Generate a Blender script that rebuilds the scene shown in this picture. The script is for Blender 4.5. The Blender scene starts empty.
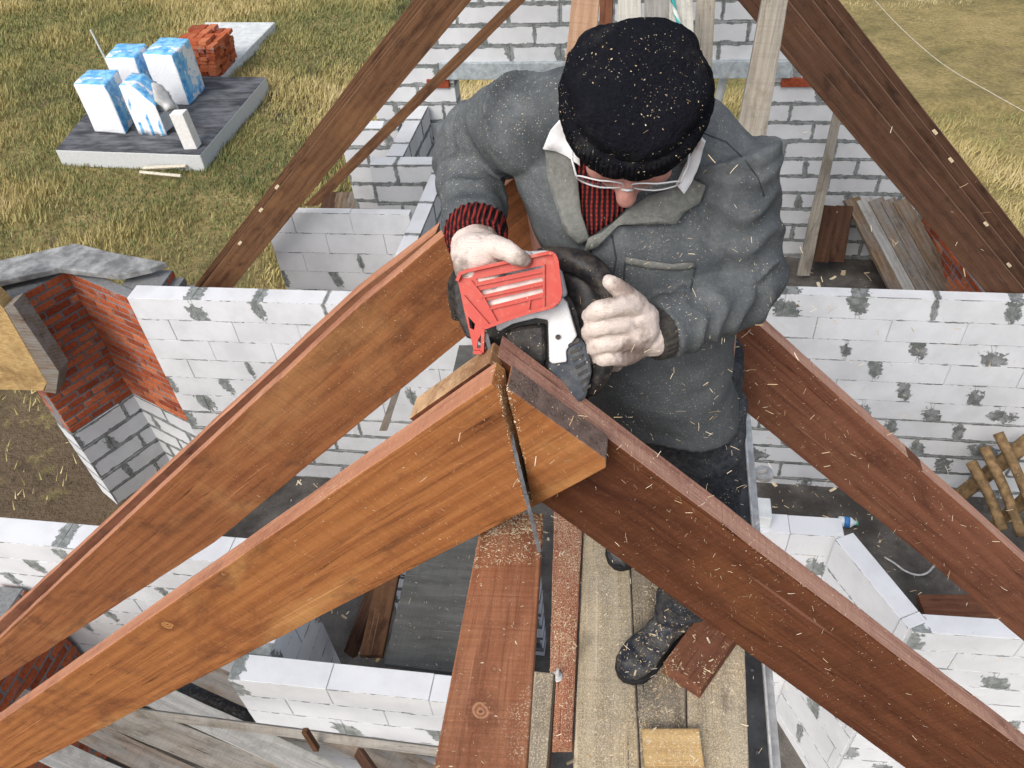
import bpy, bmesh, math, random
import numpy as np
from mathutils import Vector, Matrix, noise
from mathutils.bvhtree import BVHTree
random.seed(7); np.random.seed(7)
scene = bpy.context.scene
COL = scene.collection
H = 7.3                                   # camera height above the ground
def V(*a): return Vector(a)
# ------------------------------------------------------------------ camera
def make_cam(pitch, yaw, roll):
    cp, sp = math.cos(pitch), math.sin(pitch)
    x = V(1, 0, 0); d = V(0, -sp, -cp); f = V(0, cp, -sp)
    cr, sr = math.cos(roll), math.sin(roll)
    x2 = x*cr + d*sr; d2 = -x*sr + d*cr
    rz = Matrix.Rotation(yaw, 3, 'Z')
    return rz@x2, rz@d2, rz@f
CX, CD, CF = make_cam(math.radians(43.438), math.radians(12.313), math.radians(5.365))
F = 800.0
CAM = V(0, 0, H)
cam_d = bpy.data.cameras.new('camera'); cam = bpy.data.objects.new('camera', cam_d); COL.objects.link(cam)
cam_d.sensor_fit = 'HORIZONTAL'; cam_d.sensor_width = 36; cam_d.lens = F/1024*36
cam_d.clip_start = .02; cam_d.clip_end = 600
m3 = Matrix((CX, -CD, -CF)).transposed()
cam.matrix_world = Matrix.Translation(CAM) @ m3.to_4x4()
scene.camera = cam
def ray(px, py): return CX*(px-512) + CD*(py-384) + CF*F
def PY(px, py, Y):
    r = ray(px, py); return CAM + r*(Y/r.y)
def PZ(px, py, z):
    r = ray(px, py); return CAM + r*((z-H)/r.z)
def PP(px, py, p0, n):
    r = ray(px, py); return CAM + r*((p0-CAM).dot(n)/r.dot(n))
# ------------------------------------------------------------------ helpers: objects
def tag(o, label=None, cat=None, group=None, kind=None):
    if label: o['label'] = label
    if cat: o['category'] = cat
    if group: o['group'] = group
    if kind: o['kind'] = kind
    return o
def link(name, me, mat, parent=None, mw=None, smooth=False):
    o = bpy.data.objects.new(name, me); COL.objects.link(o)
    for m in (mat if isinstance(mat, (list, tuple)) else [mat]):
        me.materials.append(m)
    if smooth: me.polygons.foreach_set('use_smooth', [True]*len(me.polygons))
    if mw is not None: o.matrix_basis = mw
    if parent is not None:
        o.parent = parent
        me.transform(parent.matrix_basis.inverted())
    return o
def obj(name, bm, mat, parent=None, smooth=False, normals=True):
    """world-space bmesh -> one mesh object (origin at its base when top-level)"""
    if normals: bmesh.ops.recalc_face_normals(bm, faces=bm.faces[:])
    me = bpy.data.meshes.new(name); bm.to_mesh(me); bm.free()
    mw = None
    if parent is None and len(me.vertices):
        co = np.empty(len(me.vertices)*3); me.vertices.foreach_get('co', co); co = co.reshape(-1, 3)
        c = V(*((co.min(0)+co.max(0))/2)); c.z = co[:, 2].min()
        me.transform(Matrix.Translation(-c)); mw = Matrix.Translation(c)
    return link(name, me, mat, parent, mw, smooth)
def empty(name, loc, label, cat, group=None):
    o = bpy.data.objects.new(name, None); COL.objects.link(o); o.matrix_basis = Matrix.Translation(loc)
    o.empty_display_size = .1
    return tag(o, label, cat, group)
def bevel_mod(o, w=.0015, seg=2):
    m = o.modifiers.new('bevel', 'BEVEL'); m.width = w; m.segments = seg; m.limit_method = 'ANGLE'; m.angle_limit = math.radians(40)
def bx(bm, c, s, rot=None, mi=0, bev=0):
    """box centre c, size s, rot 3x3"""
    r = bmesh.ops.create_cube(bm, size=1.0)
    M = Matrix.Translation(c) @ (rot.to_4x4() if rot else Matrix.Identity(4)) @ Matrix.Diagonal((*s, 1))
    bmesh.ops.transform(bm, matrix=M, verts=r['verts'])
    fs = list({f for v in r['verts'] for f in v.link_faces})
    for f in fs: f.material_index = mi
    if bev:
        es = list({e for v in r['verts'] for e in v.link_edges})
        bmesh.ops.bevel(bm, geom=es, offset=bev, segments=2, affect='EDGES', profile=.5)
def frame_of(d, ref=V(0, 0, 1)):
    d = d.normalized()
    if abs(d.dot(ref)) > .97: ref = V(1, 0, 0)
    a = ref.cross(d).normalized(); b = d.cross(a).normalized()
    return a, b, d
def rings(bm, rs, cap=True, mi=0):
    """rs: list of lists of points (same count); skinned, capped"""
    vs = [[bm.verts.new(p) for p in r] for r in rs]
    n = len(vs[0])
    for a, b in zip(vs, vs[1:]):
        for i in range(n):
            f = bm.faces.new((a[i], a[(i+1) % n], b[(i+1) % n], b[i])); f.material_index = mi
    if cap:
        bm.faces.new(vs[0][::-1]).material_index = mi; bm.faces.new(vs[-1]).material_index = mi
def catmull(pts, k=6):
    if len(pts) < 3: return list(pts)
    P = [pts[0]*2-pts[1]] + list(pts) + [pts[-1]*2-pts[-2]]
    out = []
    for i in range(1, len(P)-2):
        for j in range(k):
            t = j/k; p0, p1, p2, p3 = P[i-1], P[i], P[i+1], P[i+2]
            out.append(.5*((2*p1)+(p2-p0)*t+(2*p0-5*p1+4*p2-p3)*t*t+(3*p1-p0-3*p2+p3)*t**3))
    out.append(pts[-1]); return out
def tube(bm, pts, rad, seg=10, smooth=0, mi=0, roundcap=False):
    """round tube through pts; rad scalar or per-point"""
    pts = [Vector(p) for p in pts]
    R = [rad]*len(pts) if not isinstance(rad, (list, tuple)) else list(rad)
    if smooth and len(pts) > 2:
        q = catmull(pts, smooth); rr = catmull([V(r, 0, 0) for r in R], smooth); pts, R = q, [max(v.x, 1e-4) for v in rr]
    if roundcap:
        d0 = (pts[0]-pts[1]).normalized(); d1 = (pts[-1]-pts[-2]).normalized()
        pre = [(pts[0]+d0*R[0]*.95, R[0]*.3), (pts[0]+d0*R[0]*.7, R[0]*.72)]
        post = [(pts[-1]+d1*R[-1]*.7, R[-1]*.72), (pts[-1]+d1*R[-1]*.95, R[-1]*.3)]
        pts = [p for p, _ in pre]+pts+[p for p, _ in post]; R = [r for _, r in pre]+R+[r for _, r in post]
    a = None; rs = []
    for i, p in enumerate(pts):
        d = (pts[min(i+1, len(pts)-1)]-pts[max(i-1, 0)]).normalized()
        if a is None: a, b, _ = frame_of(d)
        else:
            a = (a - d*a.dot(d)).normalized(); b = d.cross(a)
        rs.append([p + (a*math.cos(t)+b*math.sin(t))*R[i] for t in [2*math.pi*k/seg for k in range(seg)]])
    rings(bm, rs, True, mi)
def ellipsoid(bm, c, ax, ay, az, u=16, v=10):
    r = bmesh.ops.create_uvsphere(bm, u_segments=u, v_segments=v, radius=1)
    M = Matrix((ax, ay, az)).transposed().to_4x4(); M.translation = c
    bmesh.ops.transform(bm, matrix=M, verts=r['verts'])
def prism(bm, poly, ext, mi=0):
    """polygon (world points) extruded by vector ext"""
    a = [bm.verts.new(p) for p in poly]; b = [bm.verts.new(p+ext) for p in poly]
    bm.faces.new(a).material_index = mi; bm.faces.new(b[::-1]).material_index = mi
    n = len(a)
    for i in range(n): bm.faces.new((a[(i+1) % n], a[i], b[i], b[(i+1) % n])).material_index = mi
def evaluated(o):
    bpy.context.view_layer.update()
    dg = bpy.context.evaluated_depsgraph_get()
    return bpy.data.meshes.new_from_object(o.evaluated_get(dg), depsgraph=dg)
def remesh(bm, voxel, smooth_it=6, fac=.5):
    """closed overlapping lumps -> one continuous skin"""
    bmesh.ops.recalc_face_normals(bm, faces=bm.faces[:])
    me = bpy.data.meshes.new('tmp'); bm.to_mesh(me); bm.free()
    o = bpy.data.objects.new('tmp', me); COL.objects.link(o)
    r = o.modifiers.new('r', 'REMESH'); r.mode = 'VOXEL'; r.voxel_size = voxel
    s = o.modifiers.new('s', 'SMOOTH'); s.iterations = smooth_it; s.factor = fac
    me2 = evaluated(o); bpy.data.objects.remove(o); bpy.data.meshes.remove(me)
    return me2
def displace(me, fn):
    n = len(me.vertices); co = np.empty(n*3); no = np.empty(n*3)
    me.vertices.foreach_get('co', co); me.vertices.foreach_get('normal', no)
    co = co.reshape(-1, 3); no = no.reshape(-1, 3)
    d = np.array([fn(Vector(c)) for c in co]); co += no*d[:, None]
    me.vertices.foreach_set('co', co.reshape(-1)); me.update()
# ------------------------------------------------------------------ helpers: node materials
class NT:
    def __init__(s, name):
        s.m = bpy.data.materials.new(name); s.m.use_nodes = True; s.t = s.m.node_tree
        s.n = s.t.nodes; s.l = s.t.links; s.b = s.n['Principled BSDF']; s.out = s.n['Material Output']
    def new(s, typ, **kw):
        n = s.n.new(typ)
        for k, v in kw.items(): setattr(n, k, v)
        return n
    def put(s, sock, v):
        if hasattr(v, 'is_linked') or hasattr(v, 'links'): s.l.new(v, sock)
        elif isinstance(v, (tuple, list)) and len(v) == 3 and sock.type == 'RGBA': sock.default_value = (*v, 1)
        else: sock.default_value = v
    def math(s, op, a, b=None, c=None, clamp=False):
        n = s.new('ShaderNodeMath', operation=op, use_clamp=clamp); s.put(n.inputs[0], a)
        if b is not None: s.put(n.inputs[1], b)
        if c is not None: s.put(n.inputs[2], c)
        return n.outputs[0]
    def vmath(s, op, a, b=None):
        n = s.new('ShaderNodeVectorMath', operation=op); s.put(n.inputs[0], a)
        if b is not None: s.put(n.inputs['Scale'] if op == 'SCALE' else n.inputs[1], b)
        return n.outputs[0]
    def mix(s, f, a, b, typ='MIX'):
        n = s.new('ShaderNodeMix', data_type='RGBA', blend_type=typ); s.put(n.inputs[0], f); s.put(n.inputs[6], a); s.put(n.inputs[7], b); return n.outputs[2]
    def ramp(s, f, stops, interp='LINEAR'):
        n = s.new('ShaderNodeValToRGB'); n.color_ramp.interpolation = interp; e = n.color_ramp.elements
        while len(e) < len(stops): e.new(.5)
        for x, (p, c) in zip(e, stops): x.position = p; x.color = (*c, 1) if len(c) == 3 else c
        s.put(n.inputs[0], f); return n.outputs[0]
    def step(s, f, lo, hi):
        n = s.new('ShaderNodeMapRange', interpolation_type='SMOOTHSTEP'); s.put(n.inputs[0], f); s.put(n.inputs[1], lo); s.put(n.inputs[2], hi); return n.outputs[0]
    def noise(s, vec, scale, detail=4, rough=.55, dist=0, out=0):
        n = s.new('ShaderNodeTexNoise'); s.put(n.inputs['Vector'], vec); s.put(n.inputs['Scale'], scale); n.inputs['Detail'].default_value = detail
        n.inputs['Roughness'].default_value = rough; n.inputs['Distortion'].default_value = dist; return n.outputs[out]
    def voro(s, vec, scale, feature='F1', out='Distance', rnd=1):
        n = s.new('ShaderNodeTexVoronoi', feature=feature); s.put(n.inputs['Vector'], vec); s.put(n.inputs['Scale'], scale); n.inputs['Randomness'].default_value = rnd; return n.outputs[out]
    def mapping(s, vec, scale=(1, 1, 1), loc=(0, 0, 0), rot=(0, 0, 0)):
        n = s.new('ShaderNodeMapping'); s.put(n.inputs[0], vec); n.inputs['Scale'].default_value = scale; n.inputs['Location'].default_value = loc; n.inputs['Rotation'].default_value = rot; return n.outputs[0]
    def obj(s): return s.new('ShaderNodeTexCoord').outputs['Object']
    def uv(s): return s.new('ShaderNodeTexCoord').outputs['UV']
    def pos(s): return s.new('ShaderNodeNewGeometry').outputs['Position']
    def rand(s): return s.new('ShaderNodeObjectInfo').outputs['Random']
    def attr(s, name): return s.new('ShaderNodeAttribute', attribute_name=name)
    def bump(s, h, strength=.3, dist=.01):
        n = s.new('ShaderNodeBump'); n.inputs['Strength'].default_value = strength; n.inputs['Distance'].default_value = dist; s.put(n.inputs['Height'], h)
        s.l.new(n.outputs[0], s.b.inputs['Normal'])
    def sep(s, v):
        n = s.new('ShaderNodeSeparateXYZ'); s.put(n.inputs[0], v); return n.outputs
    def comb(s, x, y, z=0.0):
        n = s.new('ShaderNodeCombineXYZ'); s.put(n.inputs[0], x); s.put(n.inputs[1], y); s.put(n.inputs[2], z); return n.outputs[0]
    def fin(s, col, rough=.8, spec=.3, metal=0.0):
        s.put(s.b.inputs['Base Color'], col); s.put(s.b.inputs['Roughness'], rough); s.b.inputs['Specular IOR Level'].default_value = spec; s.put(s.b.inputs['Metallic'], metal)
        return s.m
def wood(name, a, b, c, rough=.75, dust=0.0, raw=None, rawamt=0.0, ring=26, weather=0.0, knots=(), kplane='xz', spec=.12):
    """sawn board, grain along local X.  a/b early/late wood stain, c dark streak"""
    N = NT(name); o = N.obj(); r = N.rand()
    off = N.comb(N.math('MULTIPLY', r, 37.0), N.math('MULTIPLY', r, 11.3), N.math('MULTIPLY', r, 23.7))
    v = N.vmath('ADD', o, off)
    warp = N.noise(N.mapping(v, (.55, 3.2, 3.2)), 1.0, 2, .45)
    kv = N.mapping(v, (2.0, 7.5, 7.5))
    kd = N.voro(kv, 1.0)                                        # knots: sparse cells
    kc = N.sep(N.voro(kv, 1.0, out='Color'))[0]
    kon = N.math('GREATER_THAN', kc, .86)
    knot = N.math('MULTIPLY', N.math('SUBTRACT', 1.0, N.step(kd, .05, .2)), kon)
    halo = N.math('MULTIPLY', N.math('SUBTRACT', 1.0, N.step(kd, .1, .5)), kon)
    s = N.sep(v)
    zz = N.math('ADD', N.math('ADD', s[2], N.math('MULTIPLY', s[1], .6)), N.math('ADD', N.math('MULTIPLY', warp, .075), N.math('MULTIPLY', halo, .03)))
    rg = N.math('ADD', N.math('MULTIPLY', N.math('SINE', N.math('MULTIPLY', zz, ring*6.283)), .5), .5)
    fib = N.noise(N.mapping(v, (5, 190, 190)), 1.0, 4, .65)
    fib2 = N.noise(N.mapping(v, (1.6, 34, 34)), 1.0, 4, .6)
    blot = N.noise(N.mapping(v, (2.6, 6, 6)), 1.0, 6, .66, .5)
    t = N.math('ADD', N.math('MULTIPLY', rg, .2), N.math('ADD', N.math('MULTIPLY', fib2, .55), N.math('MULTIPLY', fib, .4)))
    col = N.mix(N.step(t, .3, .85), a, b)
    col = N.mix(N.math('MULTIPLY', N.step(blot, .5, .72), .85), col, c)
    col = N.mix(N.math('MULTIPLY', N.step(N.noise(N.mapping(v, (3.2, 95, 95), (1, 2, 9)), 1.0, 3, .7), .53, .66), .5), col, c)
    if raw: col = N.mix(N.math('MULTIPLY', N.step(N.noise(N.mapping(v, (1.3, 4, 4), (3, 1, 5)), 1.0, 5, .62, .6), .5, .68), rawamt), col, raw)
    col = N.mix(N.math('MULTIPLY', halo, .22), col, c)
    col = N.mix(N.math('MULTIPLY', knot, .55), col, tuple(x*.45 for x in c))
    for (kx, kq, kr) in knots:                                   # single large knots seen in this board, local metres
        sc_ = (1, 0, 1.35) if kplane == 'xz' else (1, 1.35, 0)
        lo = (-kx, 0, -kq*1.35) if kplane == 'xz' else (-kx, -kq*1.35, 0)
        wv = N.vmath('ADD', o, N.vmath('SCALE', N.noise(o, 30, 3, .5, 0, 1), .022))
        dd = N.new('ShaderNodeVectorMath', operation='LENGTH'); N.put(dd.inputs[0], N.mapping(wv, sc_, lo)); dd = dd.outputs['Value']
        rr = N.math('ADD', N.math('MULTIPLY', N.math('SINE', N.math('MULTIPLY', dd, 6.283/(kr*.42))), .5), .5)
        col = N.mix(N.math('MULTIPLY', N.math('SUBTRACT', 1.0, N.step(dd, kr*1.1, kr*2.6)), .55), col, c)
        col = N.mix(N.math('SUBTRACT', 1.0, N.step(dd, kr*.75, kr)), col, N.mix(rr, raw or a, b))
        col = N.mix(N.math('MULTIPLY', N.math('SUBTRACT', 1.0, N.step(dd, kr*.1, kr*.3)), .8), col, c)
    # scuffs and long scratches
    scr = N.noise(N.mapping(v, (1.2, 60, 60), (7, 3, 1), (0, .35, 0)), 1.0, 2, .5)
    col = N.mix(N.math('MULTIPLY', N.step(scr, .68, .74), .35), col, tuple(min(1, x*1.9+.06) for x in a))
    if weather:
        w = N.noise(N.mapping(v, (3, 9, 9), (2, 8, 4)), 1.0, 6, .65)
        col = N.mix(N.math('MULTIPLY', N.step(w, .4, .62), weather), col, (.24, .24, .23))
    if dust:
        d1 = N.voro(N.vmath('ADD', v, N.vmath('SCALE', N.noise(v, 90, 2, .5, 0, 1), .01)), 300, out='Distance')
        dm = N.noise(v, 6, 4, .6)
        fine = N.noise(v, 330, 3, .7)
        k = N.math('MULTIPLY', N.math('LESS_THAN', d1, .33), N.step(dm, .62-.3*dust, .75-.2*dust))
        k = N.math('MAXIMUM', N.math('MULTIPLY', k, .85), N.math('MULTIPLY', N.step(fine, .56-.12*dust, .66), min(1, dust)))
        col = N.mix(k, col, (.68, .57, .40))
    ck = N.noise(N.mapping(v, (.9, 42, 42), (5, 6, 7)), 1.0, 2, .5)
    crack = N.math('MULTIPLY', N.math('SUBTRACT', 1.0, N.step(N.math('ABSOLUTE', N.math('SUBTRACT', ck, .5)), .0, .011)), N.step(N.noise(N.mapping(v, (1.6, 8, 8), (9, 1, 3)), 1.0, 3, .6), .53, .6))
    col = N.mix(N.math('MULTIPLY', crack, .75), col, tuple(x*.3 for x in c))
    sawn = N.noise(N.mapping(v, (95, 3, 3), (0, 0, 0), (0, .12, 0)), 1.0, 3, .6)
    dirt = N.noise(N.mapping(v, (5, 9, 9), (4, 4, 4)), 1.0, 6, .7)
    col = N.mix(N.math('MULTIPLY', N.step(dirt, .55, .7), .45), col, tuple(x*.6+.012 for x in c))
    col = N.mix(N.math('MULTIPLY', N.step(N.noise(v, 140, 3, .75), .57, .68), .25), col, tuple(min(1, x*1.5+.04) for x in a))
    col = N.mix(N.math('MULTIPLY', N.step(sawn, .48, .66), .17), col, tuple(x*.6 for x in b))
    h = N.math('ADD', N.math('ADD', N.math('MULTIPLY', sawn, .7), N.math('MULTIPLY', fib, .5)), N.math('ADD', N.math('MULTIPLY', rg, .25), N.math('MULTIPLY', fib2, .5)))
    N.bump(h, .55, .004)
    return N.fin(col, N.math('ADD', rough, N.math('MULTIPLY', fib2, .16)), spec)
def blockmat(name, bl, bh, vc, vj=(.0015, .05, .5), hj=(.0012, .006), tint=(.74, .745, .755), mort=(.115, .125, .12)):
    """aerated block wall; UV in metres.  Rows under height vc carry rough wide mortar."""
    N = NT(name); uv = N.uv(); s = N.sep(uv); o = N.pos()
    row = N.math('FLOOR', N.math('DIVIDE', s[1], bh))
    par = N.math('MULTIPLY', N.math('MODULO', N.math('ADD', row, 100.0), 2.0), .5)
    nA = N.noise(o, 5, 4, .6); nB = N.noise(o, 22, 5, .62); nC = N.noise(o, 9, 3, .5)
    vw = N.math('ADD', s[1], N.math('MULTIPLY', N.math('SUBTRACT', nB, .5), .02))
    uw = N.math('ADD', N.math('DIVIDE', s[0], bl), par)
    cell = N.math('FLOOR', N.math('ADD', uw, .5))
    du = N.math('MULTIPLY', N.math('ABSOLUTE', N.math('SUBTRACT', uw, cell)), bl)
    wn = N.new('ShaderNodeTexWhiteNoise', noise_dimensions='3D'); N.put(wn.inputs['Vector'], N.comb(cell, row, 3.3)); rnd = wn.outputs['Value']
    rsep = N.sep(wn.outputs['Color'])
    rough = N.math('SUBTRACT', 1.0, N.step(N.math('ADD', s[1], N.math('MULTIPLY', nA, .5)), vc+.15, vc+.45))
    # vertical smear
    on = N.math('GREATER_THAN', rnd, 1-vj[2])
    amp = N.math('MULTIPLY', N.math('MULTIPLY', on, N.math('ADD', .25, N.math('MULTIPLY', rsep[1], 1.1))), vj[1])
    du = N.math('ABSOLUTE', N.math('ADD', N.math('MULTIPLY', N.math('SUBTRACT', uw, cell), bl), N.math('MULTIPLY', amp, N.math('SUBTRACT', N.math('FRACT', N.math('DIVIDE', s[1], bh)), .5))))
    fr = N.math('FRACT', N.math('DIVIDE', s[1], bh))
    ext = N.math('SUBTRACT', 1.0, N.step(N.math('ABSOLUTE', N.math('SUBTRACT', N.math('ADD', fr, N.math('MULTIPLY', N.math('SUBTRACT', nB, .5), 1.1)), N.math('ADD', .25, N.math('MULTIPLY', rsep[2], .5)))), N.math('ADD', .08, N.math('MULTIPLY', rsep[0], .3)), N.math('ADD', .3, N.math('MULTIPLY', rsep[0], .3))))
    amp = N.math('MULTIPLY', amp, ext)
    w = N.math('ADD', N.math('ADD', vj[0], amp), N.math('MULTIPLY', rough, N.math('MULTIPLY', nA, .032)))
    d1 = N.math('ADD', du, N.math('MULTIPLY', N.math('SUBTRACT', nB, .5), N.math('ADD', N.math('MULTIPLY', amp, 2.2), N.math('MULTIPLY', rough, .05))))
    mv = N.math('SUBTRACT', 1.0, N.step(N.math('SUBTRACT', d1, w), -.008, .006))
    # horizontal bed
    dv = N.math('MULTIPLY', N.math('PINGPONG', N.math('DIVIDE', vw, bh), .5), bh)
    patch = N.step(nC, .52, .62)
    wh = N.math('ADD', N.math('ADD', hj[0], N.math('MULTIPLY', patch, hj[1])), N.math('MULTIPLY', rough, N.math('MULTIPLY', nA, .036)))
    mh = N.math('SUBTRACT', 1.0, N.step(N.math('SUBTRACT', dv, wh), -.002, .003))
    mask = N.math('MAXIMUM', mv, mh)
    grime = N.noise(o, 2.3, 5, .6)
    fine = N.noise(o, 160, 3, .6)
    at = N.attr('tone').outputs['Fac']
    col = N.mix(N.step(N.math('ADD', N.math('MULTIPLY', grime, .7), N.math('MULTIPLY', nA, .3)), .38, .66), tint, tuple(x*.84 for x in tint))
    col = N.mix(N.math('MULTIPLY', at, .22), col, tuple(x*.7 for x in tint))
    col = N.mix(N.math('MULTIPLY', N.step(N.noise(o, 30, 5, .7), .6, .75), .25), col, (.42, .42, .41))
    mc = N.mix(N.noise(o, 40, 3, .6), tuple(x*.55 for x in mort), tuple(x*1.5 for x in mort))
    thin = N.math('ADD', .72, N.math('MULTIPLY', N.step(N.noise(o, 13, 4, .65), .35, .6), .28))
    col = N.mix(N.math('MULTIPLY', mask, thin), col, mc)
    N.bump(N.math('ADD', N.math('MULTIPLY', mask, .8), N.math('ADD', N.math('MULTIPLY', fine, .12), N.math('MULTIPLY', N.math('MULTIPLY', mask, nB), .8))), .5, .012)
    return N.fin(col, .92, .15)
def plain(name, col, rough=.6, spec=.4, metal=0.0, var=.25, scale=30, bump=.1):
    N = NT(name); o = N.obj(); n = N.noise(o, scale, 5, .6)
    c = N.mix(N.step(n, .3, .75), tuple(x*(1-var) for x in col), tuple(min(1, x*(1+var)) for x in col))
    if bump: N.bump(n, bump, .004)
    return N.fin(c, rough, spec, metal)
def dusty(name, col, dust, amt, rough=.8, scale=60, fabric=0.0, fold=.0):
    N = NT(name); o = N.obj(); n = N.noise(o, 7, 5, .62); f = N.noise(o, scale, 4, .65)
    up = N.sep(N.new('ShaderNodeNewGeometry').outputs['Normal'])[2]
    c = N.mix(N.step(n, .3, .7), tuple(x*.75 for x in col), tuple(x*1.3 for x in col))
    k = N.math('MULTIPLY', N.step(N.math('ADD', N.math('MULTIPLY', f, .55), N.math('MULTIPLY', n, .45)), .38, .68), amt)
    c = N.mix(k, c, dust)
    sp = N.math('MULTIPLY', N.math('LESS_THAN', N.voro(o, 150), .16), N.step(N.noise(o, 11, 3), .5, .6))
    c = N.mix(N.math('MULTIPLY', sp, .8), c, (.55, .5, .38))
    h = N.math('MULTIPLY', f, .4)
    if fabric: h = N.math('ADD', h, N.math('MULTIPLY', N.noise(o, fabric, 2, .6), .5))
    if fold: h = N.math('ADD', h, N.math('MULTIPLY', N.noise(N.mapping(o, (1, 1, .6)), 16, 4, .5, .8), fold))
    N.bump(h, .45, .006)
    return N.fin(c, rough, .2)
# ------------------------------------------------------------------ world, sun
world = bpy.data.worlds.new('World'); scene.world = world; world.use_nodes = True
wt = world.node_tree; bg = wt.nodes['Background']
sky = wt.nodes.new('ShaderNodeTexSky'); sky.sky_type = 'NISHITA'; sky.sun_disc = False
SUN_EL, SUN_AZ = math.radians(46), math.radians(203)      # azimuth from +Y, clockwise
sky.sun_elevation = SUN_EL; sky.sun_rotation = SUN_AZ; sky.air_density = 1.0; sky.dust_density = 3.5; sky.ozone_density = .6
hs = wt.nodes.new('ShaderNodeHueSaturation'); hs.inputs['Saturation'].default_value = .5      # thin high cloud: a paler sky
wt.links.new(sky.outputs[0], hs.inputs['Color']); wt.links.new(hs.outputs[0], bg.inputs[0]); bg.inputs[1].default_value = .15
sun_d = bpy.data.lights.new('sun', 'SUN'); sun = bpy.data.objects.new('sun', sun_d); COL.objects.link(sun)
sun_d.energy = 1.05; sun_d.angle = math.radians(32); sun_d.color = (1, .95, .87)
sdir = V(math.sin(SUN_AZ)*math.cos(SUN_EL), math.cos(SUN_AZ)*math.cos(SUN_EL), math.sin(SUN_EL))
sun.matrix_basis = sdir.to_track_quat('Z', 'Y').to_matrix().to_4x4()
sun.location = (0, 0, 40)
vs = scene.view_settings; vs.view_transform = 'Standard'; vs.look = 'None'; vs.exposure = .56; vs.gamma = 1; vs.use_curve_mapping = False
scene.render.engine = 'CYCLES'; scene.cycles.max_bounces = 6; scene.cycles.use_denoising = True
# ================================================================== materials
M_BLK_L = blockmat('block_white', .64, .25, 1.25, tint=(.67, .68, .70), vj=(.0015, .065, .42), mort=(.16,.175,.165))
M_BLK_R = blockmat('block_grey', .61, .24, 1.15, vj=(.0015, .092, .8), mort=(.12,.13,.125), tint=(.62, .635, .66))
M_BLK_ROUGH = blockmat('block_rough', .6, .25, 9.0, tint=(.64, .655, .68), vj=(.006, .03, .5), hj=(.006, .012), mort=(.15, .165, .16))
M_BLK_S = blockmat('block_small', .6, .2, -1.0, tint=(.69, .70, .72), vj=(.0015, .06, .42), mort=(.17,.185,.175))
M_BLK_DK = blockmat('block_shade', .5, .2, 9.0, vj=(.008, .02, .3), hj=(.008, .01), tint=(.5, .52, .58), mort=(.05, .055, .06))  # shaded copy of the blocks: the gap's bluish shade is put into the tint
M_LINTEL = plain('lintel_concrete', (.36, .40, .42), .85, .2, 0, .25, 14, .3)
M_CONC = plain('pale_concrete', (.58, .6, .6), .9, .2, 0, .14, 6, .3)
M_GAL = plain('galvanised_steel', (.55, .55, .54), .5, .5, .25, .25, 25, .1)
M_DKSTEEL = plain('dark_steel', (.06, .062, .065), .5, .4, .5, .4, 12, .2)
M_STEEL = plain('bar_steel', (.10, .10, .105), .4, .5, .5, .3, 60, .1)
def mat_ground():
    N = NT('meadow'); p = N.pos()
    a = N.noise(p, .55, 6, .62, .3); b = N.noise(p, 2.6, 6, .65); c = N.noise(p, 14, 5, .7); d = N.noise(N.vmath('ADD', p, (31, 7, 0)), .23, 4, .55)
    col = N.ramp(N.math('ADD', N.math('MULTIPLY', a, .55), N.math('MULTIPLY', b, .45)), [(.28, (.13, .13, .06)), (.42, (.27, .225, .10)), (.56, (.42, .33, .15)), (.72, (.52, .42, .22))])
    col = N.mix(N.step(c, .35, .7), N.mix(1.0, col, (.7, .7, .68), 'MULTIPLY'), col)
    soil = N.mix(c, (.075, .052, .034), (.2, .15, .1))
    sx = N.sep(p)
    near = N.math('SUBTRACT', 1.0, N.step(N.math('ADD', sx[1], N.math('MULTIPLY', b, 3.0)), 7.0, 12.5))
    m = N.math('MAXIMUM', N.step(N.math('ADD', d, N.math('MULTIPLY', b, .25)), .68, .78), N.math('MULTIPLY', near, N.step(b, .3, .46)))
    col = N.mix(m, col, soil)
    N.bump(N.math('ADD', b, N.math('MULTIPLY', c, .6)), .9, .12)
    return N.fin(col, .95, .1)
def mat_floor():
    N = NT('bare_floor'); p = N.pos()
    a = N.noise(p, 1.6, 6, .65); c = N.noise(p, 40, 4, .7)
    col = N.mix(N.step(a, .35, .7), (.055, .05, .046), (.17, .155, .14))
    sp = N.math('MULTIPLY', N.math('LESS_THAN', N.voro(N.mapping(p, (1, 1.7, 1)), 22), .13), N.step(a, .4, .6))
    col = N.mix(N.math('MULTIPLY', sp, .8), col, (.3, .25, .18))
    N.bump(N.math('ADD', a, c), .5, .03)
    return N.fin(col, .9, .2)
def mat_slab():
    N = NT('tarred_slab'); o = N.obj(); n = N.noise(N.mapping(o, (1, 3, 1)), 1.6, 6, .65); f = N.noise(o, 25, 4, .7)
    up = N.sep(N.new('ShaderNodeNewGeometry').outputs['Normal'])[2]
    top = N.mix(N.step(n, .3, .72), (.03, .032, .038), (.16, .165, .18)); side = N.mix(N.math('MULTIPLY', f, 1.0), (.4, .42, .43), (.62, .64, .65))
    N.bump(f, .3, .01)
    return N.fin(N.mix(N.step(up, .4, .6), side, top), .85, .2)
def mat_brick():
    N = NT('red_brick'); o = N.pos(); at = N.attr('tone').outputs['Fac']; n = N.noise(o, 35, 5, .65); g = N.noise(o, 4.5, 5, .65)
    col = N.ramp(at, [(0, (.28, .065, .03)), (.5, (.46, .115, .048)), (1, (.56, .19, .09))])
    col = N.mix(N.step(n, .4, .75), col, N.mix(1.0, col, (.55, .5, .5), 'MULTIPLY'))
    col = N.mix(N.math('MULTIPLY', N.step(N.math('ADD', g, N.math('MULTIPLY', n, .3)), .74, .82), .7), col, (.25, .25, .25))
    N.bump(n, .5, .006); return N.fin(col, .9, .15)
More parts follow.
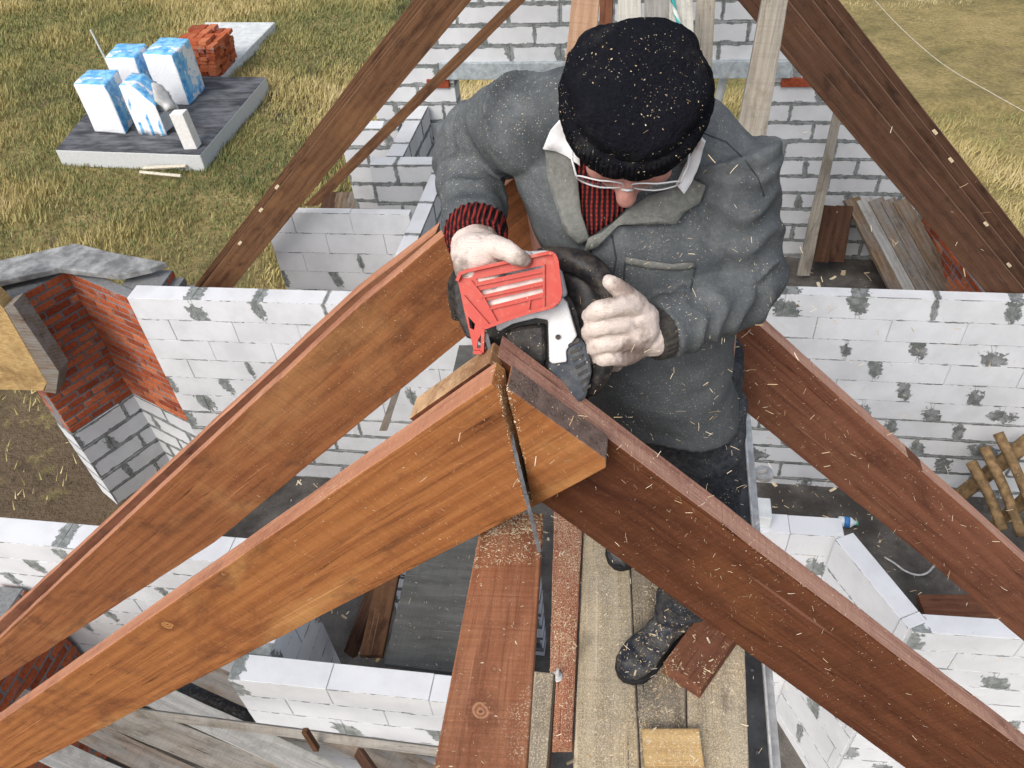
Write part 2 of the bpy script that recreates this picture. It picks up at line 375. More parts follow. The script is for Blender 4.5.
def mat_mortar():
    N = NT('brick_mortar'); o = N.pos(); n = N.noise(o, 30, 5, .65); N.bump(n, .6, .01)
    return N.fin(N.mix(n, (.09, .095, .1), (.3, .31, .32)), .95, .1)
def mat_film():
    N = NT('printed_film'); o = N.obj(); s = N.sep(o); g = N.new('ShaderNodeTexCoord').outputs['Generated']; gs = N.sep(g)
    nm = N.sep(N.new('ShaderNodeNewGeometry').outputs['True Normal'])
    n = N.noise(o, 2.6, 4, .6); n2 = N.noise(o, 8, 3, .6)
    side = N.math('GREATER_THAN', nm[0], .3)
    band = N.math('MULTIPLY', N.step(N.math('ADD', n, N.math('MULTIPLY', n2, .3)), .58, .63), N.math('MAXIMUM', N.math('GREATER_THAN', nm[2], .4), side))
    rim = N.math('MULTIPLY', N.math('GREATER_THAN', N.math('ADD', gs[1], N.math('MULTIPLY', n2, .2)), .55), N.math('GREATER_THAN', nm[2], .4))
    edge = N.math('MULTIPLY', side, N.math('LESS_THAN', N.math('ABSOLUTE', N.math('SUBTRACT', N.math('ADD', gs[1], N.math('MULTIPLY', n2, .15)), .2)), .1))
    m = N.math('MAXIMUM', N.math('MAXIMUM', band, rim), edge)
    col = N.mix(m, (.8, .82, .86), N.mix(N.step(n2, .35, .65), (.05, .33, .74), (.28, .62, .88)))
    N.bump(N.math('ADD', n2, N.noise(o, 20, 3, .6)), .4, .03)
    return N.fin(col, .28, .5)
M_GROUND, M_FLOOR, M_SLAB, M_BRICK, M_MORTAR, M_FILM = mat_ground(), mat_floor(), mat_slab(), mat_brick(), mat_mortar(), mat_film()
W_OLD = wood('old_grey_board', (.25, .2, .155), (.14, .11, .085), (.07, .05, .04), .85, weather=.55)
W_DECK = wood('deck_board', (.23, .16, .105), (.12, .08, .05), (.05, .035, .025), .85, weather=.3)
W_GREY = wood('silvered_board', (.42, .41, .385), (.27, .265, .25), (.16, .14, .12), .85, weather=.4)
# ================================================================== ground, floor, slabs
def sheet(name, pts, z, mat, thick):
    bm = bmesh.new(); prism(bm, [V(x, y, z) for x, y in pts], V(0, 0, -thick)); return obj(name, bm, mat)
bm = bmesh.new(); bmesh.ops.create_grid(bm, x_segments=160, y_segments=160, size=150)
for v in bm.verts:
    # denser rows near the house, gentle bumps
    for k in (0, 1): v.co[k] = math.copysign(abs(v.co[k]/150)**1.9*150, v.co[k])
    v.co += V(-6, 16, 0)
    d = noise.noise(V(v.co.x*.3, v.co.y*.3, 1))*.12 + noise.noise(V(v.co.x*.05, v.co.y*.05, 4))*.35
    inside = -8 < v.co.x < 7 and -3 < v.co.y < 15.5
    v.co.z = d*(0 if -14 < v.co.x < -7 and 11 < v.co.y < 23 else (.15 if inside else 1)) - .02
tag(obj('ground', bm, M_GROUND, smooth=True), kind='structure')
tag(sheet('floor', [(.7, 5.86), (4.4, 5.86), (4.4, 9.38), (.7, 9.38)], PY(780, 256, 9.4).z, M_FLOOR, .3), kind='structure')
tag(sheet('floor', [(-4.7, .3), (4.6, .3), (4.6, 9.3), (-4.7, 9.3)], .5, M_FLOOR, .48), kind='structure')
def zp(px, py, z=0): p = PZ(px, py, z); return p
zs = .34
bm = bmesh.new()
q = [zp(55, 150, zs), zp(200, 155, zs), zp(266, 77, zs), zp(118, 74, zs)]
prism(bm, q, V(0, 0, -zs-.02)); o = obj('foundation_slab', bm, M_SLAB); bevel_mod(o, .02)
tag(o, 'dark tarred concrete slab in the meadow carrying the wrapped block pallets', 'concrete slab')
bm = bmesh.new()
q = [zp(189, 76, .2), zp(222, 76, .2), zp(275, 22, .2), zp(205, 22, .2)]
prism(bm, q, V(0, 0, -.22)); o = obj('foundation_slab', bm, M_CONC); bevel_mod(o, .02)
tag(o, 'pale bare concrete slab in the meadow behind the stacked red bricks', 'concrete slab')
# ================================================================== block walls
def holes_cut(u0, u1, v, hs):
    seg = [(u0, u1)]
    for (a, b, c, d) in hs:
        if c < v < d:
            nx = []
            for (x, y) in seg:
                if b <= x or a >= y: nx.append((x, y)); continue
                if a > x+.02: nx.append((x, a))
                if b < y-.02: nx.append((b, y))
            seg = nx
    return seg
MDIM = {'block_white': (.64, .25), 'block_grey': (.61, .24), 'block_rough': (.6, .25), 'block_small': (.6, .2), 'block_shade': (.5, .2)}
def wall(A, B, z0, z1, th, mat, bl, bh, label, shift=0.0, hs=(), rake=None, group=None, jit=.0025, name='block_wall', cat='wall'):
    """front face from A to B (plan), thickness to the left of A->B; one mesh of bonded blocks"""
    mbl, mbh = MDIM[mat.name]; su, sv = mbl/bl, mbh/bh
    A = V(*A, z0); B = V(*B, z0); d = (B-A); L = d.length; d.normalize(); n = V(-d.y, d.x, 0)
    bm = bmesh.new(); uvl = bm.loops.layers.uv.new('UVMap'); tl = bm.faces.layers.float.new('tone')
    R = random.Random(hash((round(A.x*100), round(A.y*100), round(L*100))))
    nr = int(math.ceil((z1-z0)/bh-.05)); vz1 = nr*bh; base = z1-vz1       # courses counted down from the top
    for r in range(nr):
        v0, v1 = r*bh, (r+1)*bh
        u = -bl*(.5 if r % 2 else 1.0)+0.0
        start, end = 0.0, L
        if rake:
            xa, zl, zr, sl = rake; zz = base+v1
            start = max(0, xa-(zl-zz)/sl-A.x); end = min(L, xa+(zr-zz)/sl-A.x)
            if end-start < .1: continue
        edges = []
        while u < L:
            edges.append((max(u, start), min(u+bl, end))); u += bl
        for (a, b) in edges:
            if b-a < .03: continue
            for (x0, x1) in holes_cut(a, b, (v0+v1)/2, hs):
                if x1-x0 < .03: continue
                t = R.random(); of = n*R.uniform(-jit, jit)
                g = .0012
                cs = []
                for (uu, w, vv) in ((x0+g, 0, v0+g), (x1-g, 0, v0+g), (x1-g, 0, v1-g), (x0+g, 0, v1-g), (x0+g, th, v0+g), (x1-g, th, v0+g), (x1-g, th, v1-g), (x0+g, th, v1-g)):
                    cs.append((bm.verts.new(A+d*uu+n*w+V(0, 0, base-z0+vv)+of), uu, w, vv))
                for fi, kind in (((0, 1, 2, 3), 'f'), ((5, 4, 7, 6), 'f'), ((3, 2, 6, 7), 't'), ((1, 0, 4, 5), 't'), ((1, 5, 6, 2), 'e'), ((4, 0, 3, 7), 'e')):
                    f = bm.faces.new([cs[i][0] for i in fi]); f[tl] = t
                    for lp, i in zip(f.loops, fi):
                        _, uu, w, vv = cs[i]
                        if kind == 'f': lp[uvl].uv = (uu*su, vv*sv)
                        elif kind == 't': lp[uvl].uv = (uu*su, ((v0+v1)/2+.02*(w/th-.5))*sv)
                        else: lp[uvl].uv = ((math.floor(x0/bl+(.5 if r % 2 else 0))+.5-(.5 if r % 2 else 0))*mbl+w-.1, vv*sv)
    es = [e for e in bm.edges if e.is_manifold and e.calc_face_angle(0) > .5]
    o = obj(name, bm, mat)
    bevel_mod(o, .003, 1)
    return tag(o, label, cat, group)
def z(r): return H+r
TOP = z(-4.3)
M = {}
wall((-4.74, 5.3), (-.6, 5.37), z(-6.9), TOP, .2, M_BLK_L, .64, .25, 'long white block cross wall running from the red brick bay to behind the worker')
wall((.6, 5.72), (4.5, 5.74), z(-6.8), TOP, .12, M_BLK_R, .61, .24, 'grey white block wall with dark mortar blotches right of the worker')
wall((-4.0, 6.82), (-2.38, 6.84), z(-6.8), TOP, .1, M_BLK_L, .64, .25, 'short white block partition just beyond the long cross wall on the left')
wall((-2.2, 5.58), (-2.2, 7.84), z(-6.8), TOP, .16, M_BLK_ROUGH, .6, .25, 'narrow block wall leading away beside the worker\'s bent sleeve')
wall((-3.12, 7.86), (-2.2, 7.88), z(-6.8), TOP, .18, M_BLK_ROUGH, .6, .25, 'short rough block wall between the two walls that lead away to the gable')
wall((-2.78, 8.07), (-2.78, 9.36), z(-6.8), TOP, .2, M_BLK_ROUGH, .6, .25, 'rough mortared block wall running up to the gable window')
wall((PY(338,128,8.7).x, 8.7), (-3.0, 8.7), z(-6.8), TOP+.02, .2, M_BLK_ROUGH, .6, .25, 'rough block wall behind the dark stacked boards on the far left of the house')
GX0 = -3.5
wall((GX0, 9.4), (4.3, 9.4), z(-6.9), z(-1.0), .25, M_BLK_ROUGH, .6, .235, 'tall rough block gable wall with a wide window opening at the far end',
     hs=[(-2.42-GX0, 1.36-GX0, z(-5.5)-z(-6.9), z(-3.62)-z(-6.9))], rake=(-.19, z(-.55), z(-1.45), 1.0))
# lintel over the opening with brick bearings
r = empty('lintel', V(-.5, 9.5, z(-4.05)), 'long grey concrete lintel across the gable window opening', 'lintel')
bm = bmesh.new(); bx(bm, V(-.52, 9.5, z(-3.87)), V(4.1, .31, .2), None, 0, .008); obj('beam', bm, M_LINTEL, r)
bm = bmesh.new(); bx(bm, V(-2.62, 9.5, z(-4.03)), V(.28, .27, .1), None, 0, .004); obj('brick_bearing', bm, M_BRICK, r)
bm = bmesh.new(); bx(bm, V(1.62, 9.5, z(-4.03)), V(.36, .27, .1), None, 0, .004); obj('brick_bearing', bm, M_BRICK, r)
wall((-5.6, 2.6), (-2.5, 2.62), z(-6.9), TOP, .2, M_BLK_S, .6, .2, 'white block wall crossing behind the front rafter at the left edge')
wall((-2.25, 1.86), (-.45, 1.88), z(-6.9), TOP, .16, M_BLK_S, .6, .2, 'low white block wall left of the centre beam with grey mortar patches')
wall((-2.06, 2.03), (-2.06, 2.6), z(-6.9), TOP-.01, .17, M_BLK_S, .6, .2, 'short block return wall behind the low white wall')
wall((.8, 3.21), (1.34, 3.22), z(-6.8), TOP, .15, M_BLK_S, .42, .22, 'short white block wall beside the steel deck edge')
wall((1.28, 3.2), (1.60, 2.61), z(-6.8), TOP+.004, .13, M_BLK_S, .6, .3, 'slanting white block wall of the small bay on the right')
wall((1.62, 2.6), (3.4, 2.66), z(-6.8), TOP, .12, M_BLK_S, .6, .2, 'white block wall reaching the right edge under the red brown rafter')
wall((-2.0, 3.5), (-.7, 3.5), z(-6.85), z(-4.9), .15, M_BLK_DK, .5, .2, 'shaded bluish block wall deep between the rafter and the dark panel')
bm = bmesh.new(); bx(bm, V(.80, 3.32, TOP+.055), V(.17, .16, .11), None, 0, .006)
tag(obj('aerated_block', bm, M_CONC), 'loose white block standing on the short wall by the steel deck edge', 'block')
# ================================================================== brick bay on the left
def brickwall(A, B, z0, z1, th, label, step=None, name='brick_wall', cat='wall', bl=.27, bh=.09):
    A = V(*A, z0); B = V(*B, z0); d = B-A; L = d.length; d.normalize(); n = V(-d.y, d.x, 0)
    bm = bmesh.new(); tl = bm.faces.layers.float.new('tone'); R = random.Random(round(L*1000))
    nr = int((z1-z0)/bh)
    rot = Matrix((d, n, V(0, 0, 1))).transposed()
    for r in range(nr):
        e = L - (step(r, nr) if step else 0)
        u = -(.5*bl if r % 2 else 0)
        while u < e-.02:
            a, b = max(u, 0), min(u+bl, e)
            if b-a > .03:
                n0 = len(bm.faces)
                c = A+d*((a+b)/2)+n*(th/2+R.uniform(-.004, .006))+V(0, 0, (r+.5)*bh+R.uniform(-.003, .003))
                bx(bm, c, V(b-a-.02, th, bh-.022), rot @ Matrix.Rotation(R.uniform(-.012, .012), 3, 'Z'))
                bm.faces.ensure_lookup_table(); t = R.random()
                for f in bm.faces[n0:]: f[tl] = t
            u += bl
        bx(bm, A+d*(e/2)+n*(th/2)+V(0, 0, (r+.5)*bh), V(e-.02, th-.016, bh), rot, 1)
    o = obj(name, bm, [M_BRICK, M_MORTAR]); bevel_mod(o, .004, 1)
    return tag(o, label, cat)
brickwall((-5.80, 5.80), (-4.76, 5.36), z(-6.07), z(-4.36), .12, 'red brick face of the bay beside the white cross wall')
wall((-5.80, 5.81), (-4.76, 5.37), z(-7.3), z(-6.08), .12, M_BLK_ROUGH, .6, .25, 'rough block base under the red brick face of the bay')
brickwall((-6.07, 5.10), (-5.675, 5.79), z(-6.08), z(-4.36), .34, 'red brick side of the bay with the timber clad end')
wall((-6.07, 5.10), (-5.675, 5.79), z(-7.3), z(-6.09), .34, M_BLK_ROUGH, .6, .25, 'rough block base under the brick side of the bay')
brickwall((-5.0, 5.53), (-4.38, 5.55), z(-6.9), z(-4.31), .33, 'outer skin of red brick stepping down behind the white cross wall', step=lambda r, n: .09*max(0, r-n+3))
brickwall((-4.32, .9), (-4.32, 2.58), z(-6.9), z(-4.75), .25, 'red brick wall low at the left edge under the rafters')
bm = bmesh.new()
zc = z(-4.24)
q = [zp(-60, 272, zc), zp(0, 260, zc), zp(75, 243, zc), zp(112, 252, zc), zp(166, 262, zc), zp(150, 268, zc), zp(118, 275, zc), zp(58, 268, zc), zp(0, 281, zc), zp(-60, 300, zc)]
prism(bm, q, V(0, 0, -.065)); o = obj('coping', bm, plain('cement_render', (.27, .275, .275), .9, .15, 0, .45, 7, .8)); bevel_mod(o, .01)
tag(o, 'grey cement coping capping the red brick bay', 'coping')
r = empty('formwork', V(-6.3, 5.0, z(-5.9)), 'yellow sheathed formwork box clamped to the end of the brick bay', 'formwork')
def plate(poly, Y, th, name, mat, parent=None, bev=.004):
    bm = bmesh.new(); prism(bm, [PY(x, y, Y) for x, y in poly], V(0, th, 0)); o = obj(name, bm, mat, parent)
    if bev: bevel_mod(o, bev)
    return o
OSB = NT('particle_board'); _o = OSB.obj(); _v = OSB.voro(OSB.mapping(_o, (12, 12, 30)), 2.0, out='Color'); _n = OSB.noise(_o, 3, 5, .6)
OSB.fin(OSB.mix(OSB.step(_n, .45, .7), OSB.mix(OSB.sep(_v)[0], (.36, .23, .09), (.5, .35, .16)), (.2, .12, .05)), .8)
plate([(-60, 240), (4, 309), (47, 383), (43, 391), (-60, 388)], 4.93, .14, 'sheathing', OSB.m, r)
plate([(4, 308), (13, 304), (59, 372), (56, 394), (44, 392), (47, 383)], 4.9, .17, 'edge_timber', W_OLD, r)
# ================================================================== timber
Y1 = .80
def loc_board(A, B, n, p):                                   # board-local coordinates of a point
    X = (B-A).normalized(); Z = X.cross(n).normalized(); Z = -Z if Z.z < 0 else Z
    return (p-A).dot(X), (p-A).dot(Z)
_A, _B = PY(-140, 817.6, Y1), PY(491, 384, Y1)
KN_L = [(*loc_board(_A, _B, V(0, 1, 0), PY(166, 622, Y1)), .018), (*loc_board(_A, _B, V(0, 1, 0), PY(222, 570, Y1)), .007)]
_A, _B = PY(480, 768, .36), PY(512, 522, .86); _d = _B-_A; _A2 = _A-_d*.35; _u = V(1, 0, 0).cross(_d).normalized(); _u = -_u if _u.z < 0 else _u
_X = _d.normalized(); _Y = _u.cross(_X).normalized(); _p = PP(474, 703, _A, _u)
KN_B = [((_p-_A2).dot(_X), (_p-_A2).dot(_Y), .017), ((PP(487, 664, _A, _u)-_A2).dot(_X), (PP(487, 664, _A, _u)-_A2).dot(_Y), .004)]
W_ORANGE = wood('stain_orange', (.35, .145, .05), (.24, .088, .03), (.12, .042, .02), .72, raw=(.43, .23, .085), rawamt=.7, ring=30, knots=KN_L)
W_ORANGE2 = wood('stain_orange_brown', (.29, .118, .048), (.19, .07, .03), (.09, .037, .02), .74, raw=(.35, .18, .075), rawamt=.6, ring=22)
W_RED = wood('stain_dark_red', (.13, .049, .024), (.08, .028, .014), (.04, .014, .009), .62, raw=(.17, .065, .026), rawamt=.5, ring=16)
W_REDBR = wood('stain_red_brown', (.20, .085, .05), (.14, .055, .033), (.075, .03, .02), .74, raw=(.27, .13, .07), rawamt=.5, ring=24)
W_BROWN = wood('stain_brown', (.15, .078, .04), (.095, .046, .024), (.04, .018, .011), .7, raw=(.2, .1, .045), rawamt=.45, ring=24)
W_FAREDGE = wood('pale_far_edge', (.26, .155, .095), (.16, .09, .055), (.08, .045, .03), .8)  # lighter brown for the narrow faces of the far rafters
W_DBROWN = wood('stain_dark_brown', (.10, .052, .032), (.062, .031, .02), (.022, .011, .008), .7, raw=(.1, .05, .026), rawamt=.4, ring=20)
W_BEAM = wood('stain_beam', (.45, .2, .105), (.31, .12, .06), (.18, .07, .04), .65, raw=(.52, .28, .16), rawamt=.4, ring=34, dust=.12, knots=KN_B, kplane='xy')
W_REDPL = wood('stain_plank', (.33, .105, .05), (.21, .06, .032), (.1, .03, .02), .75, dust=.75)
W_DUST1 = wood('dusty_plank', (.46, .38, .26), (.3, .24, .155), (.1, .075, .05), .9, dust=.85, weather=.45)
W_DUST2 = wood('dusty_plank_dark', (.26, .21, .145), (.16, .125, .085), (.05, .04, .03), .9, dust=.62, weather=.3)
W_EDGE = wood('sawn_pink_edge', (.50, .24, .145), (.40, .175, .10), (.25, .10, .06), .8, dust=.1)
W_EDGER = wood('dusty_red_edge', (.5, .29, .215), (.36, .18, .13), (.2, .08, .06), .8, dust=.22)
W_RAW = wood('fresh_pine', (.62, .43, .2), (.48, .3, .12), (.3, .17, .07), .8, dust=.35)
W_ENDD = wood('old_end_grain', (.2, .14, .12), (.13, .09, .078), (.05, .035, .03), .85, dust=.1)
W_ENDL = wood('fresh_end_grain', (.58, .38, .22), (.46, .28, .15), (.2, .1, .05), .85, dust=.05)
W_OLD2 = wood('stained_grey_board', (.33, .3, .26), (.22, .2, .17), (.1, .075, .05), .85, weather=.3, rawamt=.5, raw=(.2, .13, .07))
W_PINK = wood('pink_pine', (.5, .33, .22), (.38, .23, .15), (.25, .14, .09), .85)
W_WHITE = wood('pale_board', (.62, .61, .57), (.48, .47, .43), (.32, .3, .27), .85)
W_GREY2 = wood('weathered_post', (.44, .40, .34), (.3, .27, .22), (.16, .13, .1), .85, weather=.35)
W_PANEL = wood('dark_grey_panel', (.10, .10, .093), (.08, .08, .075), (.06, .06, .058), .85, weather=.18)
def board(name, poly, Y, th, ax, mats, label, cat='rafter', group=None, emat=None, bev=.0018, plane=None):
    """sawn board: outline given by sight lines on the vertical plane at depth Y (or plane=(p0,n)); thickness th behind it.
    local X runs along the grain"""
    if plane: P = [PP(x, y, *plane) for x, y in poly]; n = plane[1].normalized()*-1; A, B = PP(*ax[0], *plane), PP(*ax[1], *plane)
    else: P = [PY(x, y, Y) for x, y in poly]; n = V(0, 1, 0); A, B = PY(*ax[0], Y), PY(*ax[1], Y)
    if (P[0]-CAM).dot(n) < 0: n = -n
    X = (B-A).normalized(); Z = X.cross(n).normalized()
    if Z.z < 0: Z = -Z
    Yv = Z.cross(X)
    mw = Matrix((X, Yv, Z)).transposed().to_4x4(); mw.translation = A
    inv = mw.inverted()
    Q, src = [], []
    for e, (p, q) in enumerate(zip(P, P[1:]+P[:1])):             # long edges get the small unevenness of sawn timber
        L = (q-p).length; k = max(1, int(L/.07)) if L > .3 else 1
        for i in range(k):
            t = i/k; w = p+(q-p)*t
            if i: w = w+(q-p).normalized().cross(n)*(.0022*noise.noise(w*7)+.0012*noise.noise(w*31))
            Q.append(w); src.append(e)
    bm = bmesh.new(); prism(bm, Q, n*th)
    bm.faces.ensure_lookup_table()
    if emat:
        for f, e in zip(list(bm.faces)[2:], src): f.material_index = emat.get(e, 0)
    bmesh.ops.recalc_face_normals(bm, faces=bm.faces[:])
    bm.transform(inv)
    if len(mats) == 2 and mats[1] in (W_EDGE, W_EDGER):
        for f in bm.faces:
            if f.normal.z > .7: f.material_index = 1
    me = bpy.data.meshes.new(name); bm.to_mesh(me); bm.free()
    o = link(name, me, mats, None, mw)
    if bev: bevel_mod(o, bev)
    return tag(o, label, cat, group) if label else o
def beam(name, A, B, w, th, up, mat, label=None, cat='board', parent=None, bev=.002, group=None, wob=0.0, edge=None):
    """straight timber A->B (top-face centre line), width w across, thickness th below 'up' side; local X = grain"""
    X = (B-A); L = X.length; X = X.normalized(); Y = up.cross(X).normalized(); Z = X.cross(Y)
    mw = Matrix((X, Y, Z)).transposed().to_4x4(); mw.translation = A
    bm = bmesh.new(); n = max(1, int(L/.25)) if wob else 1; rs = []
    for i in range(n+1):
        x = L*i/n; dy = wob*noise.noise(V(x*1.5, A.x*3, A.y*3)); dz = wob*noise.noise(V(x*1.5, A.y*5, 7))
        rs.append([V(x, -w/2+dy, dz), V(x, w/2+dy, dz), V(x, w/2+dy, dz-th), V(x, -w/2+dy, dz-th)])
    rings(bm, rs); bmesh.ops.recalc_face_normals(bm, faces=bm.faces[:])
    if edge:
        mat = [mat, edge]
        for f in bm.faces:
            if abs(f.normal.y) > .7: f.material_index = 1
    me = bpy.data.meshes.new(name); bm.to_mesh(me); bm.free()
    if parent is not None:
        o = bpy.data.objects.new(name, me); COL.objects.link(o); me.materials.append(mat); o.parent = parent
        o.matrix_basis = parent.matrix_basis.inverted() @ mw
    else: o = link(name, me, mat, None, mw)
    if bev: bevel_mod(o, bev)
    return tag(o, label, cat, group) if label else o
# front pair, lapped at the apex and half sawn through
LP = [(-140, 817.6), (491, 384), (500, 391), (507, 425), (516, 462), (524, 497), (531, 502), (524, 462), (515, 425), (506, 389.5), (507, 388), (606, 459), (606, 468), (540, 503.5), (360, 596), (-140, 853)]
o = board('rafter', LP, Y1, .048, ((-140, 817.6), (491, 384)), [W_ORANGE, W_ENDD, W_ENDL, W_EDGE], 'orange stained front rafter rising from the lower left to the saw cut',
          emat={10: 1, 11: 1, 2: 2, 3: 2, 4: 2, 5: 2, 6: 2, 7: 2, 8: 2, 0: 3})
RP = [(409, 419), (489, 363), (500, 372), (506, 392), (510, 391), (503, 366), (497, 356), (607, 437.5), (1180, 868), (1180, 969), (905, 768), (545, 505)]
o = board('rafter', RP, Y1+.05, .048, ((497, 356), (1180, 868)), [W_RED, W_ENDL, W_EDGER], 'dark red front rafter falling to the lower right covered in flying chips',
          emat={0: 1, 1: 1, 2: 1, 3: 1, 4: 1, 5: 1, 6: 2, 7: 2})
# second pair behind the worker
board('rafter', [(-150, 778), (145, 503), (360, 305), (448, 232), (560, 140), (640, 192), (470, 333), (215, 542), (0, 681), (-150, 790)], 1.41, .045, ((145, 503), (448, 232)),
      [W_ORANGE2, W_EDGE], 'orange brown rafter passing behind the worker\'s bent sleeve')
board('rafter', [(-150, 748), (0, 621), (352, 297), (436, 232), (436, 250), (352, 320), (0, 650), (-150, 790)], 1.52, .045, ((0, 621), (352, 297)),
      [W_REDBR, W_EDGE], 'dark brown doubling board just above the orange brown rafter on the left')
board('rafter', [(560, 162), (766, 331), (1010, 549), (1180, 700), (1180, 772), (915, 550), (731, 400), (560, 240)], 1.46, .045, ((766, 331), (1010, 549)),
      [W_REDBR, W_EDGER], 'red brown rafter coming out behind the worker\'s elbow toward the right edge')
# far frames near the gable: four pairs, set one behind the other
FAR_L = [((203, 285), (400, 35)), ((200, 285), (400, 29)), ((198, 285), (400, 23)), ((196, 284), (400, 17))]
FAR_R = [((1020, 285), (787, 0)), ((1024, 268), (812, 0)), ((1024, 251), (826, 0)), ((1024, 238), (838, 0))]
def far_frame(Y, side, ln, label, mat, w=.23):
    A, B = PY(*ln[0], Y), PY(*ln[1], Y)
    d = (B-A).normalized(); A = A-d*.4; B = A+d*((-.19-A.x)/d.x)
    dn = V(-d.z, 0, d.x); dn = -dn if dn.z < 0 else dn
    c = -dn*(w/2)
    return beam('rafter', A+c, B+c, w, .05, V(0, -1, 0), mat, label, 'rafter', group='far rafters of the gable end', wob=.004, edge=W_FAREDGE)
for k, (lab) in enumerate(['nearest', 'second', 'third', 'fourth']):
    far_frame(5.9+.55*k, -1, FAR_L[k], f'dark brown left rafter by the meadow, {lab} of the far row', W_BROWN)
    far_frame(5.9+.55*k, 1, FAR_R[k], f'dark brown right rafter above the brick wall, {lab} of the far row', W_DBROWN)
# small pale tags nailed to the outer rafters
for i, (x, y, s) in enumerate([(277, 187, -1), (261, 210, -1), (240, 243, -1), (935, 132, 1), (951, 160, 1), (986, 224, 1), (1009, 265, 1)]):
    p = PY(x, y, 5.84 if s < 0 else 6.38); bm = bmesh.new(); d = V(1, 0, 1 if s < 0 else -1).normalized()
    bx(bm, p, V(.05, .012, .024), Matrix((d, V(0, 1, 0), d.cross(V(0, 1, 0)))).transposed(), 0, .003)
    where = ['highest', 'middle', 'lowest'][i] + ' of three on the left' if s < 0 else ['highest', 'second highest', 'second lowest', 'lowest'][i-3] + ' of four on the right'
    tag(obj('wood_cleat', bm, M['cl'] if 'cl' in M else M.setdefault('cl', plain('fresh_cleat', (.6, .5, .34), .8)), None), f'small pale cleat on the outer far rafter, {where}', 'cleat', 'pale cleats on the far rafters')
board('brace', [(520, -8), (534, -8), (318, 206), (304, 206)], 5.75, .04, ((525, 0), (306, 206)), [W_BROWN], 'thin dark brown brace crossing in front of the far block walls on the left', 'brace')
# boards and posts behind the worker
board('post', [(765, -12), (790, -12), (764, 150), (725, 480), (703, 480), (734, 150)], 4.0, .05, ((777, 0), (748, 150)), [W_GREY2], 'thick weathered grey post right of the black hat', 'post')
board('post', [(836, 104), (845, 100), (810, 276), (797, 276)], 8.85, .05, ((840, 105), (803, 272)), [W_GREY2], 'thin grey post leaning on the rough block wall above the worker\'s shoulder', 'post')
board('post', [(573, -12), (600, -12), (593, 90), (608, 470), (585, 470), (562, 90)], 3.2, .04, ((585, 0), (575, 90)), [W_PINK], 'pink pine board standing left of the black hat', 'post')
board('post', [(600, -12), (613, -12), (610, 80), (612, 470), (602, 470), (598, 80)], 6.2, .05, ((606, 0), (603, 80)), [W_REDBR], 'narrow red brown post between the pink board and the white board', 'post')
board('post', [(618, -12), (641, -12), (641, 80), (633, 480), (613, 480), (616, 80)], 5.2, .03, ((630, 0), (628, 80)), [W_WHITE], 'white board standing directly behind the top of the hat', 'post')
board('post', [(644, -12), (669, -12), (669, 90), (655, 470), (637, 470), (645, 90)], 6.0, .03, ((656, 0), (657, 90)), [W_GREY], 'flat grey board between the white board and the roped board', 'post')
board('post', [(669, -12), (693, -12), (695, 100), (680, 480), (660, 480), (671, 100)], 5.0, .03, ((681, 0), (684, 100)), [W_WHITE], 'pale board with a turquoise rope across it', 'post')
board('post', [(697, -12), (716, -12), (709, 120), (699, 480), (684, 480), (690, 120)], 5.4, .04, ((706, 0), (700, 120)), [W_GREY2], 'slim grey board beside the roped board, right of the hat', 'post')
bm = bmesh.new(); tube(bm, [PY(x, y, 4.97) for x, y in [(670, -10), (676, 14), (684, 38), (691, 58), (697, 80)]], .012, 8, 3)
N = NT('twisted_rope'); _s = N.sep(N.obj()); _w = N.math('SINE', N.math('ADD', N.math('MULTIPLY', _s[2], 90.0), N.math('MULTIPLY', _s[0], 120.0)))
N.bump(_w, .6, .01); N.fin(N.mix(N.step(_w, -.2, .2), (.75, .78, .74), (.06, .42, .42)), .8)
tag(obj('rope', bm, N.m, smooth=True), 'twisted white and turquoise rope hanging over the pale board', 'rope')
bm = bmesh.new(); tube(bm, [PY(724, 76, 9.75), PY(714, 120, 9.75)], .05, 10)
tag(obj('pipe', bm, M_CONC, smooth=True), 'pale pipe standing outside the gable window opening', 'pipe')
